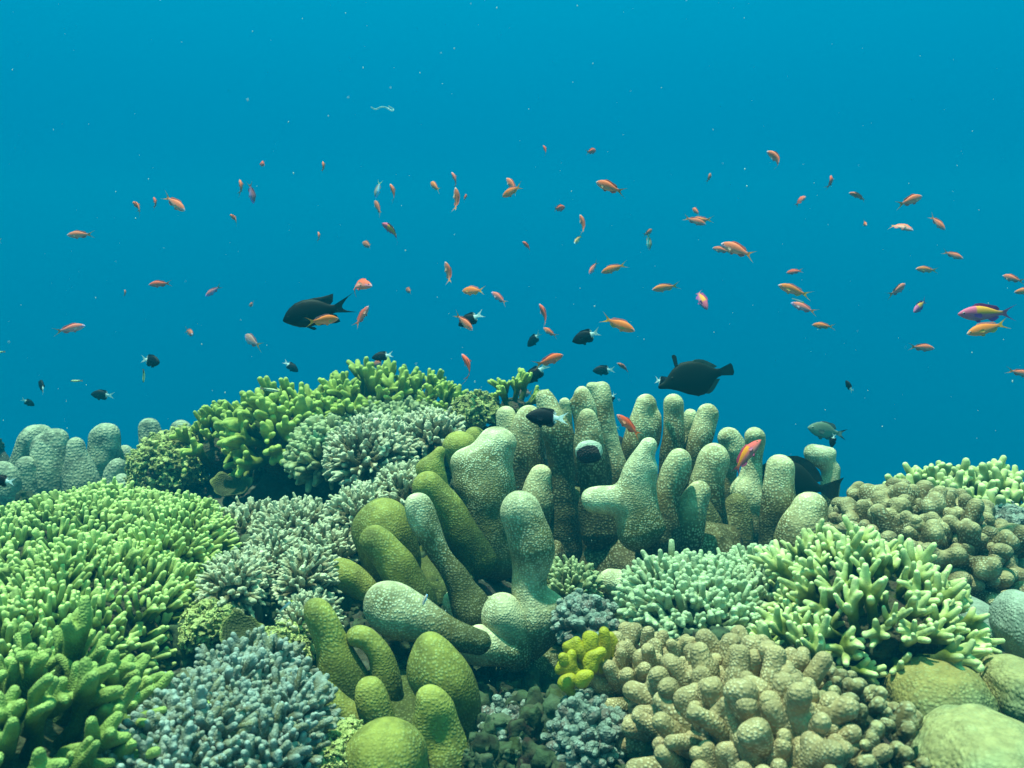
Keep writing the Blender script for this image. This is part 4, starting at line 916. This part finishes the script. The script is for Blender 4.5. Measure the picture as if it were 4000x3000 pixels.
def put_fish(name, me, c, hx, hy, tx, ty, real, hpx=None, bent=False, ratio=.30, dirn=1, roll=0, tint=(1, 1, 1), d=None, up=None, bdir=None):
    """head and tail tip at photo positions; real = true length in m; hpx = body height in crop px gives the turn out of the picture plane"""
    h = np.array(cv(c, hx, hy)); t = np.array(cv(c, tx, ty)); pl = float(np.hypot(*(h - t)))
    L = pl if not hpx else max(pl, hpx * cs(c) / ratio)
    cosf = min(1, pl / L); phi = min(math.acos(cosf), math.radians(32 if bent else 66))
    th = math.atan2(-(h - t)[1], (h - t)[0]); mid = (h + t) / 2
    im = RV * math.cos(th) + UV * math.sin(th)
    fw = im * math.cos(phi) + FV * math.sin(phi) * dirn
    u0 = UV if up is None else (RV * up[0] + UV * up[1])
    uu0 = (u0 - fw * u0.dot(fw)).normalized()
    best = None
    for sg in ((1, -1) if bent else (1,)):
        uu = Matrix.Rotation(math.radians(roll * sg), 3, fw) @ uu0; left = uu.cross(fw); sc_ = -left.dot(UV)
        if best is None or sc_ > best[0]: best = (sc_, uu, left)
    _, uu, left = best
    Rm = Matrix((fw, left, uu)).transposed().to_4x4()
    co = np.zeros(len(me.vertices) * 3); me.vertices.foreach_get('co', co); W = co.reshape(-1, 3) @ np.array(Rm.to_3x3()).T
    pr = W @ np.array(im); ext = pr.max() - pr.min(); perp = np.array(FV.cross(im)); pp = W @ perp
    if d is None: d = min(2.7, max(.85, real * ext * FPX / pl))
    real = pl * d / (FPX * ext)
    pos = Vector(at(mid[0], mid[1], d)) - im * (real * (pr.max() + pr.min()) / 2)
    if bent: pos -= Vector(perp) * (real * (pp.max() + pp.min()) / 2)
    o = link(name, me); o.matrix_world = Matrix.Translation(pos) @ Rm @ Matrix.Scale(real, 4)
    o.color = (*tint, 1)
    return o, left
N1 = (1, 1, 1); PALE = (1.0, 1.4, 2.0); PINK = (1., 1.15, 2.1); DULL = (.62, .85, 1.2); RED = (1., .72, .9); PURP = (.6, .8, 2.4); LT = (1., 1.12, 1.4)
# crop, head, tail, height, colour, bend (0 none, 1 hooked, 2 strongly), turned (1 away, -1 towards us), tint, label
A = [
 (1, -60, 668, 34, 706, 40, 'o', 0, 1, N1, 'orange anthias cut off by the left edge, only its tail showing'),
 (1, 413, 662, 586, 655, 50, 'o', 0, 1, LT, 'pale orange anthias facing left, farthest left whole one of the upper school'),
 (1, 515, 1218, 345, 1262, 55, 'o', 0, 1, PINK, 'pink anthias facing right, alone low on the far left'),
 (1, 792, 468, 893, 530, 52, 'o', 1, 1, N1, 'orange anthias with hooked tail, left of the little round one'),
 (1, 925, 430, 975, 505, 55, 'o', 1, 1, RED, 'small round red-orange anthias just left of a long-tailed one'),
 (1, 1155, 520, 990, 400, 66, 'o', 0, -1, LT, 'long-tailed orange anthias diving right in the upper left school'),
 (1, 1400, 545, 1482, 595, 46, 'o', 1, 1, N1, 'orange anthias with tucked tail below the pair near the upper left middle'),
 (1, 1455, 318, 1502, 425, 48, 'o', 1, 1, N1, 'orange anthias pointing steeply up beside a dim purple one'),
 (1, 1565, 468, 1538, 325, 40, 'o', 0, -1, PURP, 'dim purple anthias diving straight down in the upper left school'),
 (1, 1595, 210, 1656, 236, 50, 'o', 0, 1, RED, 'small red anthias highest on the left side'),
 (1, 1978, 203, 2003, 280, 38, 'o', 1, 1, N1, 'slim orange anthias pointing up, high left of the two light strands'),
 (1, 1950, 640, 1975, 708, 38, 'o', 1, 1, LT, 'slim pale orange anthias pointing up, high above the big black damselfish'),
 (1, 917, 968, 1068, 957, 44, 'o', 0, 1, RED, 'salmon red anthias facing left, level with the big black damselfish'),
 (1, 1278, 1042, 1362, 962, 40, 'o', 0, -1, PURP, 'purplish pink anthias heading down left, left of the big black damselfish'),
 (1, 758, 998, 778, 1044, 42, 'o', 1, 1, DULL, 'tiny dim red anthias seen from behind, left of the salmon red one'),
 (1, 1530, 1097, 1583, 1073, 42, 'o', 0, 1, DULL, 'small dull red anthias just left of the big black damselfish snout'),
 (1, 1210, 1280, 1114, 1230, 60, 'o', 0, -1, DULL, 'brownish red anthias facing right, below and left of the big black damselfish'),
 (1, 1490, 1275, 1645, 1370, 80, 'o', 0, 1, (.42, 1.1, 2.4), 'grey-brown anthias with white face below the big black damselfish'),
 (1, 2078, 1172, 1893, 1205, 70, 'y', 0, 1, N1, 'orange anthias with yellow tail crossing in front of the big black damselfish'),
 (2, 250, 1003, 122, 975, 80, 'o', 2, -1, RED, 'curled red-orange anthias above the tail of the big black damselfish'),
 (2, 222, 1098, 135, 1235, 48, 'o', 0, 1, RED, 'red-orange anthias swimming up behind the big black damselfish tail'),
 (2, 265, 435, 292, 315, 30, 'o', 0, -1, (.45, 1.9, 4.), 'pale greyish anthias with spread fins diving onto a dull red one'),
 (2, 250, 440, 318, 552, 48, 'o', 0, 1, DULL, 'dull red anthias under the pale greyish diving one'),
 (2, 333, 348, 393, 465, 50, 'o', 1, 1, N1, 'orange anthias with hooked tail right of the pale greyish diving one'),
 (2, 280, 605, 428, 700, 70, 'm', 1, 1, (1, 1, 1), 'yellow and purple anthias facing left in the upper left middle'),
 (2, 173, 700, 252, 740, 42, 'o', 0, 1, DULL, 'small dull anthias below the yellow and purple one'),
 (2, 445, 988, 498, 1020, 42, 'o', 0, 1, DULL, 'tiny dull red anthias right of the curled red-orange one'),
 (2, 600, 323, 672, 412, 52, 'y', 0, 1, LT, 'pale yellow-orange anthias leftmost of the four clustered high in the middle'),
 (2, 718, 273, 775, 380, 48, 'o', 1, 1, PINK, 'pinkish red anthias topmost of the four clustered high in the middle'),
 (2, 738, 368, 762, 522, 38, 'o', 1, 1, N1, 'slender long-tailed orange anthias lowest of the four clustered high in the middle'),
 (2, 825, 403, 803, 464, 32, 'o', 0, 1, RED, 'smallest red anthias of the four clustered high in the middle'),
 (2, 1070, 300, 1152, 415, 50, 'o', 0, 1, LT, 'upright pale orange anthias behind a level orange one, top centre'),
 (2, 1045, 412, 1175, 365, 58, 'y', 0, 1, N1, 'level orange anthias crossing an upright one, top centre'),
 (2, 1288, 107, 1322, 178, 54, 'o', 1, 1, RED, 'small red anthias highest of all, left one of the top two'),
 (2, 1628, 125, 1550, 170, 46, 'o', 0, 1, RED, 'red anthias facing right, right one of the top two'),
 (2, 1630, 320, 1812, 425, 76, 'o', 0, 1, N1, 'large salmon orange anthias facing left, right of top centre'),
 (2, 1437, 480, 1355, 510, 42, 'o', 0, 1, RED, 'small orange anthias facing right, centre of the upper school'),
 (2, 1508, 538, 1552, 655, 46, 'o', 1, 1, N1, 'slim orange-red anthias pointing up over a paler diving one'),
 (2, 1488, 722, 1548, 640, 44, 'o', 0, -1, (.8, 2.2, 2.6), 'faded anthias diving left under the slim orange-red one'),
 (2, 1977, 620, 1905, 680, 40, 'o', 0, 1, DULL, 'dull red anthias heading up right, touching a faded diving one'),
 (2, 1952, 757, 1948, 640, 32, 'o', 0, -1, (.45, 1.8, 2.6), 'faded slender anthias diving below the dull red one'),
 (2, 1160, 710, 1228, 765, 40, 'o', 1, 1, RED, 'small orange-red anthias alone in the middle of the school'),
 (2, 683, 828, 728, 965, 50, 'o', 1, 1, N1, 'orange-red anthias with drooping tail above the centre'),
 (2, 1580, 907, 1640, 808, 40, 'o', 0, -1, PINK, 'pale pink spiny anthias diving left beside a level orange one'),
 (2, 1660, 890, 1822, 838, 56, 'y', 0, 1, N1, 'level orange anthias facing left, right of the pale pink diving one'),
 (2, 1970, 1000, 2145, 968, 50, 'y', 0, 1, LT, 'slender orange anthias facing left with thin yellow tail, right of centre'),
 (2, 795, 1000, 945, 1010, 60, 'y', 0, 1, N1, 'orange anthias facing left above the crossed black and orange pair'),
 (2, 978, 1010, 1082, 1090, 44, 'o', 0, 1, PINK, 'lavender pink anthias with white face right of the crossed pair'),
 (2, 865, 1252, 742, 1128, 58, 'o', 0, -1, LT, 'orange anthias diving right in front of a black damselfish, in the centre'),
 (2, 1255, 1093, 1325, 1225, 56, 'o', 1, 1, RED, 'red-orange anthias with hooked tail, upper of two in the centre'),
 (2, 1300, 1232, 1390, 1298, 42, 'o', 0, 1, N1, 'smaller orange anthias, lower of two in the centre'),
 (2, 1857, 1258, 1655, 1160, 76, 'y', 0, -1, N1, 'orange anthias with yellow lyre tail facing right above the column coral'),
 (2, 1425, 1400, 1228, 1475, 70, 'y', 0, 1, RED, 'bright orange anthias heading up right over a black damselfish'),
 (2, 758, 1418, 850, 1545, 60, 'o', 2, 1, RED, 'red-orange anthias with curled tail just above the crest of the reef'),
 (2, 1748, 1465, 1840, 1520, 68, 'o', 1, 1, DULL, 'dull brick-red anthias beside a black damselfish over the columns'),
 (2, 240, 1462, 320, 1448, 50, 'o', 0, 1, DULL, 'red anthias half hidden behind the reef peak'),
 (2, 1125, 1640, 1245, 1635, 60, 'o', 0, 1, (.25, .7, 1.2), 'dim brown-red fish behind the yellow-green crest tuft'),
 (3, 612, 157, 690, 235, 55, 'o', 2, 1, LT, 'salmon anthias with curled tail, highest on the right side'),
 (3, 276, 271, 252, 345, 34, 'o', 1, 1, DULL, 'small dim red anthias pointing up, left on the right side'),
 (3, 1015, 283, 1003, 380, 45, 'o', 2, 1, RED, 'small curved red anthias bent like a bow, upper right'),
 (3, 878, 422, 798, 478, 46, 'o', 2, 1, RED, 'red anthias curled like a comma, upper right'),
 (3, 1135, 410, 1228, 455, 50, 'o', 1, 1, LT, 'small peach anthias facing left right of the comma-shaped one'),
 (3, 1598, 415, 1405, 488, 65, 'o', 0, 1, LT, 'orange anthias with bluish white lips facing right, upper right'),
 (3, 1705, 637, 1640, 518, 50, 'o', 0, -1, LT, 'reddish anthias diving down right near the right side'),
 (3, 1222, 612, 1235, 550, 46, 'o', 0, -1, N1, 'tiny round orange anthias facing down under the peach one'),
 (3, 1505, 648, 1412, 590, 50, 'o', 1, -1, LT, 'plump orange anthias facing right below the one with bluish lips'),
 (3, 175, 487, 212, 548, 42, 'o', 0, 1, LT, 'small upright anthias above a level pair right of centre'),
 (3, 150, 567, 295, 570, 50, 'y', 0, 1, LT, 'level peach anthias facing left in front of another, right of centre'),
 (3, 245, 600, 110, 545, 45, 'o', 0, -1, LT, 'anthias mostly hidden behind the level peach one'),
 (3, 357, 703, 540, 805, 76, 'o', 0, 1, LT, 'large salmon anthias facing up left with smaller companion beside it'),
 (3, 298, 735, 410, 778, 46, 'o', 0, 1, LT, 'smaller salmon anthias tucked behind the large one'),
 (3, 1820, 812, 1718, 752, 42, 'o', 0, -1, LT, 'slim anthias diving right, high near the right edge'),
 (3, 1542, 870, 1690, 880, 44, 'y', 0, 1, LT, 'yellow-orange anthias facing left near the right side'),
 (3, 757, 890, 842, 882, 38, 'o', 0, 1, RED, 'tiny orange anthias facing left above the trio'),
 (3, 693, 970, 900, 1040, 65, 'y', 0, 1, LT, 'orange anthias facing left, topmost of the trio at the right'),
 (3, 783, 1077, 935, 1148, 55, 'o', 0, 1, PINK, 'pink anthias facing left, lowest of the trio at the right'),
 (3, 258, 1122, 208, 1000, 62, 'm', 1, -1, N1, 'magenta anthias with yellow back diving down right of centre'),
 (3, 1498, 958, 1350, 1055, 60, 'o', 0, 1, (.8, 1.1, 2.0), 'mauve-orange anthias with white lips heading up right'),
 (3, 1508, 1142, 1645, 1050, 60, 'm', 0, -1, (.8, 1, 1.3), 'purple and yellow anthias heading down left near the right side'),
 (3, 1803, 1150, 2178, 1140, 96, 'm', 0, 1, (1, 1.1, 1.2), 'largest magenta and yellow anthias near the right edge'),
 (3, 1858, 1272, 2130, 1198, 80, 'y', 0, 1, (1, 1.1, 1), 'large golden orange anthias under the largest magenta one'),
 (3, 2112, 903, 2195, 975, 62, 'o', 0, 1, LT, 'peach anthias cut by the right edge above another one'),
 (3, 2172, 1012, 2300, 995, 46, 'y', 0, 1, LT, 'anthias head poking in at the right edge'),
 (3, 917, 1213, 1040, 1232, 46, 'y', 0, 1, N1, 'small orange anthias facing left below the trio'),
 (3, 1660, 1362, 1490, 1348, 50, 'o', 0, 1, LT, 'orange anthias facing right, lowest of those at the far right'),
 (3, 2265, 1530, 2105, 1492, 46, 'o', 0, 1, LT, 'pinkish anthias leaving the frame at the right edge'),
 (7, 848, 455, 1052, 645, 75, 'o', 0, 1, (1, .62, .6), 'vivid red-orange anthias among the upright columns'),
 (7, 2045, 685, 1795, 935, 82, 'm', 1, 1, (1.1, .9, .5), 'scarlet and yellow anthias heading up beside the right columns'),
 (10, 1385, 260, 1335, 360, 40, 'o', 0, 1, (.6, 2.4, 5), 'tiny pale fish between the olive and pale fingers'),
]
rf = random.Random(3)
for i, (c, hx, hy, tx, ty, hp, colr, b, dn, tint, lb) in enumerate(A):
    bend = {0: rf.choice([.12, -.12, .3, -.3]), 1: .9, 2: 1.5}[b]
    real = {'o': .062, 'y': .066, 'm': .078}[colr] * (1.0 if not b else 1.12)
    roll = 0; dd = None
    if c == 7: dd = 1.22 if colr == 'o' else 1.30
    if c == 10: dd = 1.02
    if (c, hx) in ((2, 240), (2, 1125)): dd = 2.6
    if (c, hx) == (1, 2078): dd = 1.42
    if (c, hx) == (2, 865): dd = 1.6
    o, left = put_fish('anthias', ant(colr, bend), c, hx, hy, tx, ty, real, hp, bent=bool(b), ratio=.30 if not b else .36, dirn=dn, roll=(rf.uniform(25, 50) if b else rf.uniform(-8, 8)), tint=tint, d=dd)
    tag(o, lb, 'anthias', 'anthias schooling above the reef')
D_ = [
 (1, 1003, 1450, 850, 1422, 92, -1, 'black damselfish with white tail, largest on the left, facing right'),
 (1, 215, 1565, 307, 1625, 74, 1, 'black damselfish with white tail near the left edge, beside a striped fish'),
 (5, 735, 290, 925, 302, 90, 1, 'black damselfish facing left, between two striped fish low on the left'),
 (5, 262, 385, 185, 322, 62, 1, 'smallest black and white damselfish, farthest left, seen from behind'),
 (1, 1840, 1505, 1748, 1437, 56, -1, 'black damselfish facing down right, left of the reef peak'),
 (5, -85, 985, 130, 1000, 110, 1, 'blurred black damselfish cut by the left edge above the green mound'),
 (2, 240, 1420, 375, 1398, 68, 1, 'black damselfish hovering directly over the reef peak'),
 (2, 773, 1218, 935, 1140, 96, 1, 'black damselfish behind an orange anthias in the centre'),
 (2, 1203, 1348, 1285, 1262, 66, 1, 'black damselfish heading down left, beside the lower orange anthias'),
 (2, 1480, 1318, 1648, 1258, 96, 1, 'large black damselfish with white tail facing left in the centre'),
 (2, 1180, 1575, 1330, 1455, 92, 1, 'black damselfish under the bright orange anthias over the columns'),
 (2, 1603, 1500, 1745, 1490, 64, 1, 'black damselfish level beside the dull brick-red anthias'),
 (2, 520, 1600, 615, 1567, 66, 1, 'black damselfish half behind the right slope of the reef peak'),
 (7, 108, 470, 455, 492, 168, 1, 'nearest black damselfish with white tail in front of the pale columns'),
 (7, 780, 372, 835, 275, 50, 1, 'black damselfish peeking out behind the tallest column tip'),
 (7, 790, 545, 875, 565, 70, 1, 'black damselfish hidden behind the columns beside the vivid red-orange anthias'),
 (7, 1290, 215, 1165, 175, 100, -1, 'black damselfish overlapping the snout of the black filefish'),
 (8, 515, 308, 538, 190, 58, -1, 'small black damselfish diving onto the mushroom-shaped column'),
 (8, 1400, 500, 1640, 520, 100, 1, 'dark damselfish behind the skyline branches at the right'),
]
for i, (c, hx, hy, tx, ty, hp, dn, lb) in enumerate(D_):
    dd = {13: 1.12, 7: 1.85, 10: 2.0, 5: .95, 14: 1.85, 15: 1.85, 16: 1.7, 17: 1.6, 18: 1.95, 12: 2.3, 6: 1.95}.get(i)
    o, left = put_fish('damselfish', dam(rf.choice([.1, -.15, .3])), c, hx, hy, tx, ty, .062, hp, ratio=.50, dirn=dn, roll=rf.uniform(-10, 10), d=dd)
    tag(o, lb, 'damselfish', 'black damselfish with white tails')
def one(key, name, cat, lb, *a, **k):
    g = k.pop('group', None); o, _ = put_fish(name, MESH[key], *a, **k); tag(o, lb, cat, g); return o
one('big', 'dark_damselfish', 'damselfish', 'big all-black damselfish with forked tail, facing left above the reef', 1, 1745, 1190, 2200, 1085, .13, None, d=1.62)
one('file', 'filefish', 'filefish', 'black filefish with raised back spine hovering above the column coral', 7, 1185, 235, 1795, 85, .15, None, d=1.62)
one('surg', 'surgeonfish', 'surgeonfish', 'dark surgeonfish half hidden behind the right-hand columns', 8, -160, 545, 600, 668, .2, None, d=1.64)
one('grey', 'grey_damselfish', 'damselfish', 'grey-green damselfish with dark forked tail over the right-hand columns', 8, 320, 145, 640, 205, .09, None, d=2.0)
S_ = [(1, -45, 1388, 33, 1380, 'str', 'striped small fish cut off by the left edge'),
      (1, 433, 1562, 510, 1560, 'str', 'small striped fish facing left beside the leftmost black damselfish'),
      (1, 885, 1572, 893, 1488, 'str_bent', 'small striped fish diving under the largest left black damselfish'),
      (1, 1726, 1626, 1605, 1606, 'str', 'slim striped fish facing right, left of the reef peak'),
      (3, 855, 1080, 780, 1050, 'blue', 'tiny pale blue fish between the trio of anthias at the right')]
for (c, hx, hy, tx, ty, k, lb) in S_:
    one(k, 'striped_fish' if k != 'blue' else 'pale_fish', 'small fish', lb, c, hx, hy, tx, ty, .05, None, d=1.7, group='small striped fish' if k != 'blue' else None)
one('brown', 'blenny', 'small fish', 'small brownish fish resting on the lime branching coral', 12, 1185, 610, 1040, 430, .05, None, d=.93)
one('blue', 'pale_fish', 'small fish', 'small pale blue fish with yellow head over the smooth boulders', 12, 1690, 600, 1620, 780, .05, None, d=.98)
one('blue', 'pale_fish', 'small fish', 'tiny pale fish by the narrow beige staghorn cluster', 10, 300, 300, 190, 390, .04, None, d=1.05, tint=(.8, .9, .9))
o, _ = put_fish('small_dark_fish', dam(-.15), 3, 1120, 1558, 1146, 1638, .05, 50, ratio=.5, d=1.9, tint=(1, 1, 1)); tag(o, 'small dark fish pointing up in open water right of the filefish', 'damselfish')

def strand():
    mt, n, b = newmat('jelly'); b.inputs['Base Color'].default_value = (.6, .85, .9, 1); b.inputs['Alpha'].default_value = .45; b.inputs['Roughness'].default_value = .3
    d = 1.4; pts = [(802, 232), (812, 236), (824, 231), (836, 233), (846, 239), (850, 236), (840, 230)]
    org = at(825, 234, d); ch = [(*(at(x, y, d + .004 * (i % 2)) - org), .0011) for i, (x, y) in enumerate(pts)]
    V, F = sdf_mesh(chain(ch, 4), .0005, .0006)
    o = link('drifting_strand', mk('drifting_strand', V, F, None, mt), None, org); tag(o, 'thin translucent curled strand drifting in the open water high above the fish', 'plankton')
strand()
def snow():
    rg = np.random.default_rng(11); VV = []; FF = []
    oc = np.array([(1, 0, 0), (-1, 0, 0), (0, 1, 0), (0, -1, 0), (0, 0, 1), (0, 0, -1)], float); of = np.array([(0, 2, 4), (2, 1, 4), (1, 3, 4), (3, 0, 4), (2, 0, 5), (1, 2, 5), (3, 1, 5), (0, 3, 5)])
    for j in range(620):
        d = .45 + 2.4 * rg.random(); x = rg.uniform(-150, 2360); y = rg.uniform(-80, 1700)
        p = at(x, y, d); r = d * (.0002 + .0007 * rg.random() ** 4)
        VV.append(oc * np.array([1, .8, rg.uniform(.8, 1.8)]) * r + p); FF.append(of + 6 * j)
    mt, n, b = newmat('suspended_specks'); b.inputs['Base Color'].default_value = (.8, .9, .85, 1); b.inputs['Alpha'].default_value = .75
    o = link('suspended_particles', mk('suspended_particles', np.concatenate(VV), np.concatenate(FF), None, mt)); tag(o, 'tiny pale specks suspended throughout the water', 'particles', None, 'stuff')
snow()


# ------------------------------------------------------------------ the water's haze
def haze():
    me = bpy.data.meshes.new('haze'); x0, x1, y0, y1, z0, z1 = -11.5, 11.5, -5, 12, -7, 1.3
    Vv = [(x, y, z) for x in (x0, x1) for y in (y0, y1) for z in (z0, z1)]
    me.from_pydata(Vv, [], [(0, 1, 3, 2), (4, 6, 7, 5), (0, 4, 5, 1), (2, 3, 7, 6), (0, 2, 6, 4), (1, 5, 7, 3)])
    mt = bpy.data.materials.new('water_haze'); mt.use_nodes = True; n = mt.node_tree; n.nodes.clear()
    v = n.nodes.new('ShaderNodeVolumePrincipled'); o = n.nodes.new('ShaderNodeOutputMaterial'); n.links.new(v.outputs[0], o.inputs['Volume'])
    v.inputs['Color'].default_value = (.0, .40, .72, 1); v.inputs['Density'].default_value = HAZE_DENSITY; v.inputs['Anisotropy'].default_value = 0.0
    me.materials.append(mt); ob = link('haze', me); tag(ob, 'clear blue sea water that fades far things to blue', 'water', None, 'stuff')
haze()
